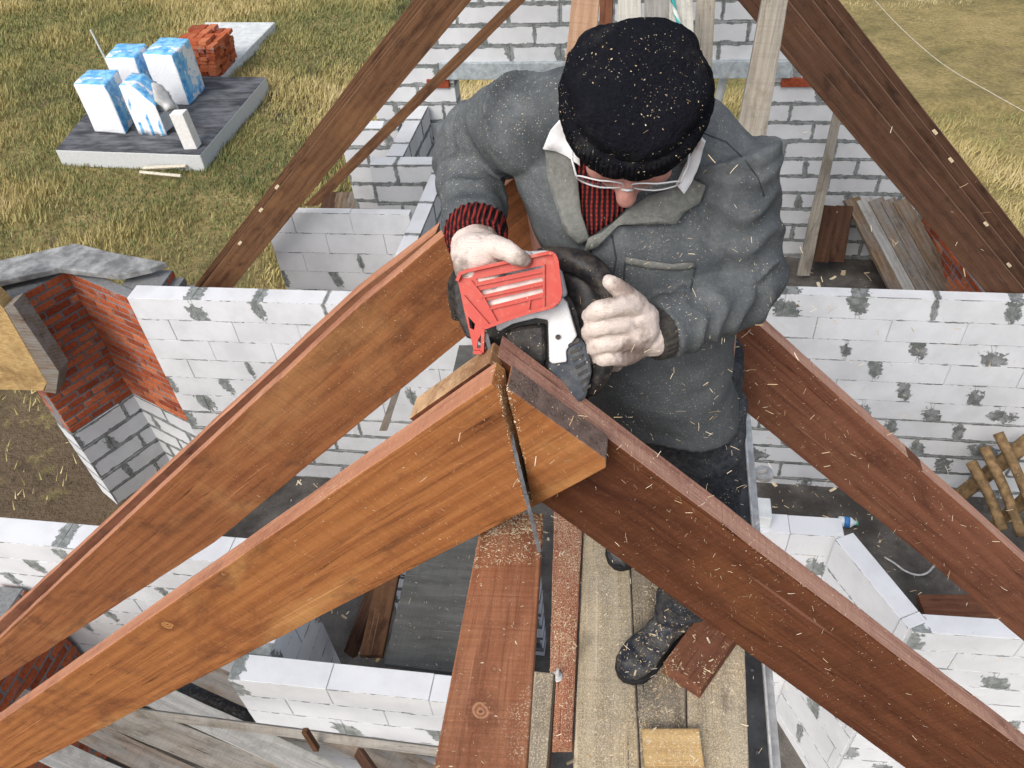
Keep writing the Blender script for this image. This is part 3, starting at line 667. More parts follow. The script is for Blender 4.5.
# centre beam and its companions
A, B = PY(480, 768, .36), PY(512, 522, .86)
d = (B-A); A2 = A-d*.35; B2 = A+d*1.06
upv = (CAM-(A+B)/2).normalized()
upb = V(1, 0, 0).cross(d).normalized()
if upb.z < 0: upb = -upb
o = beam('centre_beam', A2, B2, .112, .045, upb, W_BEAM, 'wide brown beam with a big knot running under the front rafters toward the viewer', 'beam')
bm = bmesh.new(); kp = PP(474, 701, A, upb)
plat = z(-2.0)
def xz(px, py, zt): return PZ(px, py, zt).x
def ln(l, y):
    (x0, y0), (x1, y1) = l; return x0+(x1-x0)*(y-y0)/(y1-y0)
EDG = [((553, 519), (547, 737)), ((583, 533), (573.5, 737)), ((628, 520), (640, 768)), ((684, 520), (687, 768)), ((741, 520), (750, 768))]
def quad_plank(l0, l1, yt, yb, zt, mat, label, th=.045):
    P = [PZ(ln(l, y), y, zt) for l, y in ((l0, yt), (l1, yt), (l1, yb), (l0, yb))]
    A, B = (P[3]+P[2])/2, (P[0]+P[1])/2; g = .0025
    X = (B-A).normalized(); Yv = V(0, 0, 1).cross(X); mw = Matrix((X, Yv, V(0, 0, 1))).transposed().to_4x4(); mw.translation = A
    bm = bmesh.new(); loc = [mw.inverted() @ p for p in P]; n = 14; rs = []
    for i in range(n+1):
        t = i/n; r = loc[2]+(loc[1]-loc[2])*t; l = loc[3]+(loc[0]-loc[3])*t; k = .002*noise.noise(V(t*9, A.x*9, 1))
        lo, hi = (r, l) if r.y < l.y else (l, r)
        rs.append([V(lo.x, lo.y+g+k, k), V(hi.x, hi.y-g+k, -k), V(hi.x, hi.y-g+k, -th), V(lo.x, lo.y+g+k, -th)])
    rings(bm, rs); bmesh.ops.recalc_face_normals(bm, faces=bm.faces[:]); me = bpy.data.meshes.new('plank'); bm.to_mesh(me); bm.free()
    o = link('plank', me, mat, None, mw); bevel_mod(o, .003); return tag(o, label, 'plank')
quad_plank(EDG[0], EDG[1], 440, 741, plat+.012, W_REDPL, 'red brown plank dusted with sawdust and holding a screw', .07)
quad_plank(EDG[1], EDG[2], 430, 800, plat, W_DUST1, 'pale plank thick with sawdust beside the red brown plank')
quad_plank(EDG[2], EDG[3], 430, 800, plat-.003, W_DUST2, 'dark dusty plank under the worker\'s front boot')
quad_plank(EDG[3], EDG[4], 430, 800, plat+.002, W_DUST1, 'dusty plank next to the steel deck edge')
A, B = PZ(645, 745, plat+.03), PZ(703, 745, plat+.03)
beam('offcut', A+V(0, -.03, 0), B+V(0, -.03, 0), .14, .026, V(0, 0, 1), W_RAW, 'light fresh pine offcut lying across the dusty planks', 'offcut')
A, B = PZ(672, 668, plat+.06), PZ(722, 600, plat+.06)
d = (B-A).normalized(); c = V(d.y, -d.x, 0)*.05
beam('offcut', A+c*.6, B+d*.05+c*.6, .11, .058, V(0, 0, 1), W_REDBR, 'reddish timber block lying behind the worker\'s front boot', 'offcut')
# steel deck edge
r = empty('steel_ledger', V(.36, 1.5, plat-.1), 'perforated steel profile along the right edge of the plank deck', 'steel profile')
x0, x1 = xz(746, 700, plat), xz(765, 700, plat)
bm = bmesh.new(); bx(bm, V((x0+x1)/2, 1.8, plat-.004), V(x1-x0, 3.2, .004)); obj('web', bm, M_DKSTEEL, r)
bm = bmesh.new(); bx(bm, V(x1+.002, 1.8, plat-.012), V(.006, 3.2, .05), None, 0, .002); bx(bm, V(x1+.018, 1.8, plat-.035), V(.026, 3.2, .004)); obj('flange', bm, M_GAL, r)
for k, yy in enumerate([.62, .71, .78, .84, .93, 1.05, 1.45, 1.75, 2.05]):
    bm = bmesh.new(); r2 = bmesh.ops.create_cone(bm, segments=12, radius1=.0045, radius2=.0045, depth=.003, cap_ends=True)
    bmesh.ops.transform(bm, matrix=Matrix.Translation((x0+.014+.006*(k % 2), yy, plat)), verts=bm.verts[:]); obj('bolt', bm, M_STEEL, r)  # dark discs stand in for the holes of the perforated profile
bm = bmesh.new(); p = PZ(757, 473, plat-.05); r2 = bmesh.ops.create_cone(bm, segments=20, radius1=.033, radius2=.03, depth=.012, cap_ends=True)
bmesh.ops.transform(bm, matrix=Matrix.Translation(p+V(.02, 0, 0)), verts=bm.verts[:]); tube(bm, [p+V(-.03, 0, -.01), p+V(.03, 0, .02)], .008, 8)
obj('clamp_washer', bm, M_GAL, r, smooth=False)
# screw standing in the red plank
bm = bmesh.new(); p = PZ(557, 676, plat+.014)
bmesh.ops.create_cone(bm, segments=20, radius1=.016, radius2=.013, depth=.006, cap_ends=True, matrix=Matrix.Translation(p))
tube(bm, [p, p+V(.003, .004, .03)], [.008, .003], 10)
tag(obj('screw', bm, M_GAL), 'shiny washer head screw in the dusty red brown plank', 'screw')
# narrow timbers right of the beam
A, B = PY(534, 768, .55), PY(542, 672, .70)
beam('batten', A-(B-A)*.4, B, .045, .05, V(0, 0, 1), W_DUST2, 'short tan batten tucked beside the centre beam', 'batten')
A, B = PY(541, 790, .6), PY(546, 700, .72)
beam('batten', A, B, .02, .09, V(0, 0, 1), W_RED, 'dark red batten end between the centre beam and the plank', 'batten')
# dark panel left of the beam, sloping lath, posts below
zd = z(-4.62)
q = [(459, 345), (384, 664), (500, 678), (560, 345)]
bm = bmesh.new(); prism(bm, [PZ(x, y, zd) for x, y in q], V(0, 0, -.03)); o = obj('panel', bm, W_PANEL); bevel_mod(o, .003)
tag(o, 'dark grey panel littered with shavings left of the centre beam', 'panel')
beam('plank', PZ(391, 560, zd-.06), PZ(371, 655, zd-.06), .15, .04, V(0, 0, 1), W_BROWN, 'brown board tucked under the left edge of the dark panel', 'plank')
A, B = PZ(374, 585, z(-4.8)), PZ(348, 655, z(-5.2))
beam('batten', A, B, .09, .05, V(0, 0, 1), W_DBROWN, 'blackish batten in the gap left of the dark panel', 'batten')
board('lath', [(400, 372), (406, 372), (387, 431), (379, 431)], 3.1, .02, ((403, 372), (383, 431)), [W_OLD], 'narrow pale lath hanging below the orange brown rafter', 'lath')
# scaffold deck at the lower left
zs5 = z(-4.95)
for i, (a, b, m) in enumerate([((180, 706), (330, 775), W_GREY), ((120, 716), (330, 800), W_OLD2), ((85, 730), (270, 815), W_OLD), ((40, 745), (190, 815), W_GREY), ((240, 690), (410, 768), W_OLD)]):
    A, B = PZ(*a, zs5-.004*i), PZ(*b, zs5-.004*i); d = (B-A).normalized()
    lab = ['second grey scaffold plank from the low white wall', 'pale grey scaffold plank with brown stains in the middle of the lower deck', 'brownish scaffold plank left of the stained one',
           'outermost grey scaffold plank at the bottom left', 'brown scaffold plank nearest the low white wall'][i]
    beam('plank', A-d*.6, B+d*.5, [.15, .17, .14, .15, .15][i], .04, V(0, 0, 1), m, lab, 'plank', group='scaffold planks at the lower left', wob=.01)
A, B = PY(128, 712, 1.62), PY(436, 752, 1.55)
beam('rail', A, B+(B-A)*.12, .045, .045, V(0, -.6, 1).normalized(), W_OLD2, 'long thin scaffold rail across the front of the low white wall', 'rail')
A, B = PY(304, 733, 1.52), PY(316, 752, 1.5)
beam('peg', A, B, .03, .03, V(0, -.8, .6), W_BROWN, 'short brown peg hanging under the scaffold rail', 'peg')
A, B = PY(356, 752, 1.75), PY(372, 775, 1.6)
beam('batten', A, B+(B-A), .06, .04, V(0, -.6, .8), W_DBROWN, 'dark batten below the scaffold rail near the centre beam', 'batten')
bm = bmesh.new(); tube(bm, [PZ(165, 700, z(-5.4)), PZ(200, 690, z(-5.4)), PZ(228, 697, z(-5.4)), PZ(256, 714, z(-5.4))], [.09, .11, .12, .1], 14, 4)
N = NT('black_plastic'); N.bump(N.noise(N.obj(), 18, 4, .6), .7, .03); N.fin((.012, .014, .02), .3, .5)
tag(obj('plastic_roll', bm, N.m, smooth=True), 'crumpled black plastic roll beside the low white wall', 'plastic sheet')
# floor stack boards right & left
dirv = None
for i in range(5):
    t0, t1 = i/5, (i+1)/5
    a = ((846+60*(t0+t1)/2), 198+2*t0); b = (895+66*(t0+t1)/2, 296)
    A, B = PZ(*a, z(-5.5)), PZ(*b, z(-6.2))
    m = [W_DECK, W_GREY, W_OLD, W_OLD, W_DECK][i]
    beam('plank', A, B+(B-A)*.15, .195, .05, V(0, -.3, 1).normalized(), m, ['leftmost brown', 'second, green grey', 'middle greyish', 'fourth, dull brown', 'rightmost warm brown'][i]+' board of the loose boards leaning behind the right wall', 'plank', group='boards leaning behind the right wall', wob=.008)
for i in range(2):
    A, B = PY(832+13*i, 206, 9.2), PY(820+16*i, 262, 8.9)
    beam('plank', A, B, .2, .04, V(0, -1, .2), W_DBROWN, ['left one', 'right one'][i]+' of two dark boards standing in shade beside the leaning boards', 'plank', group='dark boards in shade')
for i in range(5):
    A, B = PZ(331+13*i, 192, z(-5.4)), PZ(326+12.5*i, 214, z(-5.4))
    beam('plank', A, B+(B-A)*.8, .19, .05, V(0, 0, 1), [W_DBROWN, W_DECK, W_OLD][i % 3], ['leftmost', 'second', 'middle', 'fourth', 'rightmost'][i]+' dark plank laid level behind the short partition', 'plank', group='planks behind the short partition', wob=.01)
_a, _b = PZ(914, 200, z(-5.7)), PZ(988, 296, z(-5.7))
brickwall((_a.x, _a.y), (_b.x, _b.y), z(-6.9), z(-5.7), .2, 'red brick wall glimpsed under the right far rafters')
# log trestle in the right corner
W_LOG = plain('peeled_log', (.2, .13, .065), .8, .2, 0, .45, 14, .5)
r = empty('log_trestle', V(3.1, 5.2, .5), 'rough trestle of peeled logs standing in the right corner of the block room', 'trestle')
def logp(a, b, r0, r1, name):
    bm = bmesh.new(); A, B = a, b; mid = (A+B)/2+V(.01, .0, .015); tube(bm, [A, mid, B], [r0, (r0+r1)/2*.95, r1], 10, 4); obj(name, bm, W_LOG, r, smooth=True)
logp(PY(944, 508, 5.45), PY(1030, 440, 5.5), .07, .075, 'rail'); logp(PY(985, 535, 5.0), PY(1045, 480, 5.1), .06, .06, 'rail')
logp(PY(971, 462, 5.4), PY(1003, 530, 4.85), .05, .045, 'rung'); logp(PY(984, 447, 5.4), PY(1022, 536, 4.75), .048, .045, 'rung'); logp(PY(998, 433, 5.42), PY(1036, 520, 4.8), .045, .042, 'rung')
beam('plank', PZ(922, 606, z(-6.7)), PZ(1030, 607, z(-6.7)), .24, .06, V(0, 0, 1), W_REDBR, 'short reddish board lying level behind the white wall at the right edge', 'plank')
bm = bmesh.new(); tube(bm, [PZ(x, y, z(-6.77)) for x, y in [(884, 557), (894, 563), (905, 571), (917, 575), (927, 573), (935, 565)]], .011, 6, 4)
tag(obj('wire', bm, M_GAL, smooth=True), 'loose pale wire curling over the dark floor behind the slanting wall', 'wire')
r = empty('bottle', PZ(850, 524, z(-6.8)), 'small clear plastic bottle with blue label lying by the wall corner', 'bottle')
p0, p1 = PZ(838, 521, z(-6.74)), PZ(856, 523, z(-6.74)); dd = p1-p0
bm = bmesh.new(); tube(bm, [p0, p0+dd*.15, p0+dd*.7, p0+dd*.85, p1], [.05, .054, .054, .032, .02], 14)
obj('bottle_body', bm, plain('clear_plastic', (.7, .78, .82), .15, .5, 0, .1), r, smooth=True)
bm = bmesh.new(); tube(bm, [p0+dd*.3, p0+dd*.62], .056, 14); obj('wrapper', bm, plain('blue_paper', (.05, .2, .5), .4), r, smooth=True)
bm = bmesh.new(); tube(bm, [p1, p1+dd*.1], .024, 12); obj('cap', bm, plain('green_cap', (.05, .4, .3), .4), r)
# ================================================================== things in the meadow
def pallet(q, hgt, label, lean=.0, mat=None, name='wrapped_pallet'):
    """wrapped block pallet: q = ground sight points of front-left, front-right, back-right bottom corners"""
    a, b, c = [PZ(x, y, .345) for x, y in q]; d = a+(c-b)
    bm = bmesh.new(); up = V(0, 0, hgt)
    P = [a, b, c, d]
    prism(bm, P, up)
    bmesh.ops.recalc_face_normals(bm, faces=bm.faces[:])
    bmesh.ops.bevel(bm, geom=bm.edges[:], offset=.035, segments=2, affect='EDGES', profile=.6)
    bmesh.ops.subdivide_edges(bm, edges=[e for e in bm.edges if e.calc_length() > .3], cuts=5, use_grid_fill=True)
    for v in bm.verts:
        v.co += V(noise.noise(v.co*3), noise.noise(v.co*3+V(5, 0, 0)), noise.noise(v.co*3+V(0, 9, 0)))*.022
    X = (b-a).normalized(); Yv = V(-X.y, X.x, 0)
    mw = Matrix((X, Yv, V(0, 0, 1))).transposed().to_4x4(); mw.translation = a.copy()
    bmesh.ops.recalc_face_normals(bm, faces=bm.faces[:]); bm.transform(mw.inverted())
    me = bpy.data.meshes.new(name); bm.to_mesh(me); bm.free()
    return tag(link(name, me, mat or M_FILM, None, mw, True), label, 'pallet', 'film wrapped block pallets on the slab')
pallet([(95, 133), (126, 134), (138, 118)], 1.02, 'white and blue film wrapped block pallet at the left end of the slab')
pallet([(124, 106), (153, 106), (164, 91)], 1.04, 'rearmost white and blue wrapped block pallet behind the left one')
pallet([(161, 104), (190, 106), (206, 88)], 1.08, 'tall wrapped block pallet with blue printed right side next to the bricks')
# the torn pallet: film hanging off, bare blocks showing
r = empty('torn_pallet', PZ(160, 132, .34), 'torn open block pallet with loose white film and grey blocks showing at the front', 'pallet', 'film wrapped block pallets on the slab')
a, b, c = [PZ(x, y, .345) for x, y in [(139, 134), (167, 136), (182, 118)]]
bm = bmesh.new(); X = (b-a); Yd = (c-b); nx, nz = 14, 14
R = random.Random(3)
# sheet front: skirt with folds, front left and top
def film_pt(s, t):
    # s along front, t 0 bottom..1 top..1.6 over the top
    hgt = 1.0*min(t, 1)*(1-.38*max(0, s-.45)/.55)
    back = max(0, t-1)
    fold = .05*math.sin(s*17+2*t)*(1-.6*min(t, 1)) + .03*noise.noise(V(s*4, t*4, 1))
    return a+X*s+Yd*(back*1.0-fold*.6+.0)+V(0, 0, hgt)
g = [[bm.verts.new(film_pt(i/nx, j/nz*1.75)) for i in range(nx+1)] for j in range(nz+1)]
for j in range(nz):
    for i in range(nx): bm.faces.new((g[j][i], g[j][i+1], g[j+1][i+1], g[j+1][i]))
o = obj('film', bm, M_FILM, r, smooth=True); sm = o.modifiers.new('thick', 'SOLIDIFY'); sm.thickness = .015
for (s, t, h0, w, dpt, hh) in [(.28, .5, 0, .5, .85, .8), (.76, .55, 0, .42, .8, .36), (.74, .62, .37, .4, .5, .26)]:
    bm = bmesh.new(); bx(bm, a+X*s+Yd*t+V(0, 0, h0+hh/2), V(X.length*w, Yd.length*dpt, hh), Matrix((X.normalized(), V(-X.y, X.x, 0).normalized(), V(0, 0, 1))).transposed(), 0, .02)
    obj('block_pack', bm, M_CONC, r)
bm = bmesh.new(); tube(bm, [PY(157, 88, 13.9), PY(161, 97, 13.8), PY(170, 110, 13.7)], [.08, .13, .08], 10, 3)
for v in bm.verts: v.co += Vector([noise.noise(v.co*5+V(k*7, 0, 0)) for k in range(3)])*.1
obj('crumpled_wrap', bm, plain('grey_wrap', (.5, .5, .5), .6, .3, 0, .3, 6, .5), r, smooth=True)
bm = bmesh.new(); p = PZ(196, 147, .34); d = (b-a).normalized()
bx(bm, p+V(-.08, 0, .36), V(.28, .22, .72), Matrix.Rotation(-.06, 3, 'Y'), 0, .015)
tag(obj('aerated_block', bm, plain('aerated_concrete', (.7, .7, .69), .9, .1, 0, .08, 20, .3)), 'single pale block standing on end at the front corner of the slab', 'block')
# stack of red bricks under film
r = empty('brick_stack', PZ(205, 80, .2), 'loose stack of red bricks on the pale slab in the meadow', 'brick stack')
bm = bmesh.new(); tl = bm.faces.layers.float.new('tone'); R = random.Random(11)
p = PZ(204, 74, .2); dx = (PZ(215, 75, .2)-PZ(195, 75, .2)).normalized(); dy = V(-dx.y, dx.x, 0); rot = Matrix((dx, dy, V(0, 0, 1))).transposed()
for lv in range(10):
    nxx = 5 if lv < 7 else R.randint(3, 5)
    for i in range(nxx):
        for j in range(4):
            if lv > 6 and R.random() < .3: continue
            n0 = len(bm.faces)
            bx(bm, p+dx*((i-2)*.2+R.uniform(-.03, .03)+(.02*lv))+dy*(j*.27-.2+R.uniform(-.03, .03))+V(0, 0, .05+lv*.085), V(.19, .25, .075), rot @ Matrix.Rotation(R.uniform(-.12, .12), 3, 'Z'))
            bm.faces.ensure_lookup_table(); t = R.random()
            for f in bm.faces[n0:]: f[tl] = t
tag_b = obj('bricks', bm, M_BRICK, r)
# slats lying in the grass, a stake, a string
bm = bmesh.new(); A, B = PZ(143, 168, .12), PZ(186, 166, .12); tube(bm, [A, B], .035, 6)
tag(obj('slat', bm, plain('bleached_wood', (.6, .55, .45), .8)), 'bleached slat lying in the grass touching the front of the dark slab', 'slat')
bm = bmesh.new(); A, B = PZ(140, 172, .12), PZ(181, 176, .12); tube(bm, [A, B], .03, 6)
tag(obj('slat', bm, plain('bleached_wood', (.6, .55, .45), .8)), 'second bleached slat in the grass a little nearer the viewer', 'slat')
bm = bmesh.new(); A = PZ(106, 60, .0); tube(bm, [A, A+V(-.08, 0, .75)], .025, 6)
tag(obj('stake', bm, M_CONC), 'thin pale stake standing in the meadow behind the wrapped pallets', 'stake')
bm = bmesh.new(); tube(bm, [PZ(x, y, .34) for x, y in [(858, -20), (893, 20), (940, 62), (990, 92), (1040, 120)]], .008, 5, 4)
tag(obj('string_line', bm, plain('pale_string', (.5, .47, .38), .8), smooth=True), 'pale string line lying across the golden grass at the upper right', 'string')
# ================================================================== meadow grass: one mass of blades
def grass():
    R = np.random.RandomState(5)
    n = 1250000
    # sample on the visible ground, denser toward the house
    X = R.uniform(-34, 16, n*2); Yy = R.uniform(2.5, 42, n*2)
    keep = (R.rand(n*2) < np.clip(1.4-(Yy-10)/30, .3, 1))
    X, Yy = X[keep][:n], Yy[keep][:n]
    # clumps
    m = len(X)
    def fbm(x, y, s, k):
        out = np.zeros_like(x)
        for o_, am in ((1, 1), (2.1, .5), (4.3, .3)):
            out += am*(np.sin(x*s*o_+1.7*np.sin(y*s*o_*.8+k)+k)*np.cos(y*s*o_*1.1+1.3*np.sin(x*s*o_*.9+k*2)))
        return out/1.8
    c = fbm(X, Yy, 1.15, .7); c2 = fbm(X, Yy, .36, 2.1); c3 = fbm(X, Yy, 3.1, 4.)
    inside = (X > -4.9) & (X < 4.6) & (Yy < 9.8)
    slab = (X > -13.6) & (X < -8.2) & (Yy > 12.4) & (Yy < 22)
    P1 = [PZ(x, y, .2) for x, y in [(55, 150), (200, 155), (266, 77), (118, 74)]]
    P2 = [PZ(x, y, .1) for x, y in [(189, 76), (222, 76), (275, 22), (205, 22)]]
    def inpoly(P):
        ins = np.zeros(m, bool); j = len(P)-1
        for i in range(len(P)):
            xi, yi, xj, yj = P[i].x, P[i].y, P[j].x, P[j].y
            ins ^= ((yi > Yy) != (yj > Yy)) & (X < (xj-xi)*(Yy-yi)/(yj-yi+1e-9)+xi); j = i
        return ins
    bad = inside | inpoly(P1) | inpoly(P2) | ((X > -6.7) & (X < -4.5) & (Yy > 4.9) & (Yy < 6))
    dens = np.clip(.8+.35*c+.3*c2, .3, 1)*np.where((Yy < 11) & (X < -3), np.clip((Yy-6)/6, .05, 1), 1)
    # worn track
    ok = ~bad & (R.rand(m) < dens)
    X, Yy, c, c2, c3 = X[ok], Yy[ok], c[ok], c2[ok], c3[ok]; m = len(X)
    hgt = .85*np.clip(.14+.10*c+.09*c2+.05*c3, .06, .42)*(1+np.clip(Yy-14, 0, 30)*.02)*R.uniform(.6, 1.3, m)
    w = R.uniform(.005, .010, m)*(1+Yy*.05)
    ang = R.uniform(0, 6.283, m); la = R.normal(.6, .9, m); ln = hgt*np.abs(R.normal(.55, .35, m))
    dx, dy = np.cos(ang)*w, np.sin(ang)*w; lx, ly = np.cos(la)*ln, np.sin(la)*ln
    zz = np.zeros(m)
    co = np.stack([np.stack([X-dx, Yy-dy, zz], 1), np.stack([X+dx, Yy+dy, zz], 1), np.stack([X+lx, Yy+ly, hgt], 1)], 1).reshape(-1, 3)
    me = bpy.data.meshes.new('grass'); me.vertices.add(m*3); me.loops.add(m*3); me.polygons.add(m)
    me.vertices.foreach_set('co', co.reshape(-1).astype(np.float32)); me.loops.foreach_set('vertex_index', np.arange(m*3, dtype=np.int32))
    me.polygons.foreach_set('loop_start', (np.arange(m)*3).astype(np.int32)); me.polygons.foreach_set('loop_total', np.full(m, 3, np.int32)); me.update(); me.validate()
    t = np.clip(.50+.68*c2+.3*c+.1*c3+R.normal(0, .13, m)+np.clip((X-2)/14, 0, .35), 0, 1)
    at = me.attributes.new('tone', 'FLOAT', 'POINT'); at.data.foreach_set('value', np.repeat(t, 3).astype(np.float32))
    N = NT('grass_blades'); a_ = N.attr('tone').outputs['Fac']
    col = N.ramp(a_, [(0, (.10, .135, .05)), (.22, (.20, .215, .085)), (.45, (.33, .295, .125)), (.72, (.50, .41, .18)), (1, (.64, .54, .31))])
    N.fin(col, .8, .15); N.b.inputs['Subsurface Weight'].default_value = 0
    o = link('grass', me, N.m); tag(o, kind='stuff'); return o
grass()
# ================================================================== the worker
M_JACKET = None
def mat_jacket():
    N = NT('worn_jacket'); o = N.obj(); n = N.noise(o, 6, 5, .6); f = N.noise(o, 260, 3, .7); g = N.noise(o, 22, 5, .65)
    nm = N.sep(N.new('ShaderNodeNewGeometry').outputs['Normal'])
    s = N.sep(N.pos())
    hz = N.step(N.math('ADD', s[2], N.math('MULTIPLY', n, .25)), 6.35, 6.82)
    c = N.mix(N.step(n, .3, .72), (.062, .070, .077), (.092, .101, .107))
    worn = N.math('MULTIPLY', N.step(N.math('ADD', N.math('MULTIPLY', g, .5), N.math('ADD', N.math('MULTIPLY', n, .25), N.math('MULTIPLY', N.noise(o, 130, 4, .75), .25))), .4, .85), N.math('ADD', .25, N.math('MULTIPLY', hz, .6)))
    c = N.mix(worn, c, (.22, .232, .235))
    # sawdust that has settled on the shoulders and sleeves: fine specks and flecks
    fl = N.voro(N.mapping(o, (1, 1, 1.6), (0, 0, 0), (.4, .7, .2)), 120)
    fk = N.math('MULTIPLY', N.math('LESS_THAN', fl, .13), N.step(N.noise(o, 8, 4), .42, .6))
    fl2 = N.math('MULTIPLY', N.math('LESS_THAN', N.voro(o, 300), .17), N.step(N.noise(o, 7, 4), .43, .62))
    c = N.mix(N.math('MULTIPLY', N.math('MAXIMUM', fk, N.math('MULTIPLY', fl2, .7)), .8), c, (.55, .5, .4))
    c = N.mix(N.math('MULTIPLY', N.step(f, .5, .75), .14), c, (.3, .31, .32))
    weave = N.noise(o, 700, 2, .6)
    crease = N.noise(N.mapping(o, (1, 1, .7)), 19, 4, .5, 1.2)
    N.bump(N.math('ADD', N.math('MULTIPLY', weave, .25), N.math('ADD', N.math('MULTIPLY', crease, .45), N.math('MULTIPLY', f, .15))), .5, .008)
    return N.fin(c, .9, .15)
M_JACKET = mat_jacket()
def mat_knit(name, col, speck, rib, axis_uv=False):
    N = NT(name); o = N.obj(); f = N.noise(o, 220, 3, .7); n = N.noise(o, 9, 4, .6)
    c = N.mix(f, tuple(x*.4 for x in col), tuple(x*1.8 for x in col))
    c = N.mix(N.math('MULTIPLY', N.step(N.noise(o, 16, 5, .7), .52, .75), .35), c, (.06, .058, .055))
    k1 = N.math('MULTIPLY', N.math('LESS_THAN', N.voro(o, 240), .13), N.step(n, .5, .64))
    k2 = N.math('MULTIPLY', N.math('LESS_THAN', N.voro(N.vmath('ADD', o, (3, 1, 2)), 100), .05), N.step(n, .42, .6))
    hue = N.voro(o, 150, out='Color')
    c = N.mix(N.math('MULTIPLY', N.math('MAXIMUM', k1, k2), .9), c, N.mix(.12, speck, hue))
    u = N.sep(N.uv())
    r = N.math('SINE', N.math('MULTIPLY', u[0], 6.283*rib))
    wv = N.math('MULTIPLY', N.math('LESS_THAN', u[1], .30), .35)
    N.bump(N.math('ADD', N.math('MULTIPLY', r, wv), N.math('ADD', f, N.math('MULTIPLY', N.noise(o, 90, 3, .6), .8))), .9, .005)
    return N.fin(c, .98, .05)
M_HAT = mat_knit('black_knit', (.008, .0085, .012), (.45, .43, .33), 90)
def mat_sweater():
    N = NT('red_black_knit'); s = N.sep(N.obj()); f = N.noise(N.obj(), 200, 3, .7)
    a = N.math('SINE', N.math('MULTIPLY', N.math('ADD', s[0], N.math('MULTIPLY', N.noise(N.obj(), 12), .01)), 6.283*130))
    b = N.math('SINE', N.math('MULTIPLY', s[2], 6.283*160))
    m = N.math('MULTIPLY', N.step(a, -.3, .3), N.math('ADD', .7, N.math('MULTIPLY', b, .3)))
    N.bump(N.math('ADD', a, N.math('MULTIPLY', f, .8)), .8, .003)
    return N.fin(N.mix(m, (.015, .012, .014), (.30, .035, .03)), .95, .08)
M_SWEATER = mat_sweater()
def mat_skin():
    N = NT('skin'); o = N.obj(); n = N.noise(o, 30, 4, .6); p = N.noise(o, 240, 3, .6)
    N.bump(p, .25, .002); N.b.inputs['Subsurface Weight'].default_value = .15; N.b.inputs['Subsurface Radius'].default_value = (.01, .004, .002)
    return N.fin(N.mix(N.step(n, .35, .7), (.40, .19, .155), (.56, .29, .245)), .5, .35)
M_SKIN = mat_skin()
def mat_glove():
    N = NT('dirty_knit_glove'); o = N.obj(); n = N.noise(o, 20, 5, .65); f = N.noise(o, 330, 3, .7); g = N.noise(N.vmath('ADD', o, (2, 5, 1)), 11, 4, .6)
    c = N.mix(f, (.57, .47, .42), (.80, .70, .64))
    c = N.mix(N.math('MULTIPLY', N.step(N.math('ADD', g, N.math('MULTIPLY', n, .3)), .62, .78), .75), c, (.15, .10, .08))
    w = N.noise(o, 900, 2, .6); w2 = N.math('MULTIPLY', N.math('SINE', N.math('ADD', N.math('MULTIPLY', N.sep(o)[2], 2600.0), N.math('MULTIPLY', N.noise(o, 40, 2), 9.0))), .35)
    N.bump(N.math('ADD', N.math('MULTIPLY', N.math('ADD', w, w2), .3), N.math('ADD', N.math('MULTIPLY', f, .7), n)), .6, .004)
    return N.fin(c, .95, .08)
M_GLOVE = mat_glove()
M_TROUS = dusty('dark_trousers', (.022, .026, .035), (.16, .16, .15), .35, .9, 90, 400, 1.2)
M_BOOT = dusty('dusty_boot', (.016, .02, .032), (.34, .30, .22), .26, .35, 45, 0, .4)
M_SHIRT = plain('white_cotton', (.74, .75, .77), .9, .1, 0, .06, 40, .3)
M_LAPEL = dusty('worn_lapel', (.115, .12, .112), (.27, .265, .24), .5, .9, 120, 500, .5)
M_SEAM = plain('seam_thread', (.045, .053, .06), .9, .1, 0, .3, 80, 0)
BASE = V(.05, 1.2, plat)
man = empty('person', BASE, 'worker in black knitted hat and dusty grey jacket bending over the rafter joint', 'person')
P3 = lambda x, y, Yd: PY(x, y, Yd)
hc = PY(634, 108, 1.10)                                    # head centre
HU = V(.045, -.74, .67).normalized(); HF = V(-.03, -.67, -.74); HF = (HF-HU*HF.dot(HU)).normalized(); HR = HF.cross(HU)   # up, face, his left->? 
shR, shL = PY(519, 124, 1.2), PY(728, 170, 1.19)
elR, wrR = PY(466, 150, 1.33), PY(476, 232, 1.06)
elL, wrL = PY(743, 284, 1.135), PY(656, 334, 1.0)
neck = (shR+shL)/2 + V(.02, .02, .03)
hip = V(.045, 1.27, z(-1.2))
def oval(c, ax, ay, n=28, sq=2.3):
    out = []
    for k in range(n):
        t = 2*math.pi*k/n; cs, sn = math.cos(t), math.sin(t)
        out.append(c + ax*(math.copysign(abs(cs)**(2/sq), cs)) + ay*(math.copysign(abs(sn)**(2/sq), sn)))
    return out
# ---- one continuous body: head, neck, trunk, arms, legs
bm = bmesh.new()
def head_rings():
    prof = [(-.128, .030, .022, .052), (-.118, .042, .04, .05), (-.10, .057, .062, .04), (-.07, .069, .075, .026), (-.04, .076, .087, .013), (-.005, .077, .095, .005), (.03, .075, .096, 0), (.06, .072, .09, -.002), (.085, .058, .072, -.004), (.105, .03, .04, -.004)]
    return [oval(hc+HU*t+HF*off, HR*a, HF*b, 24, 2.1) for t, a, b, off in prof]
rings(bm, head_rings())
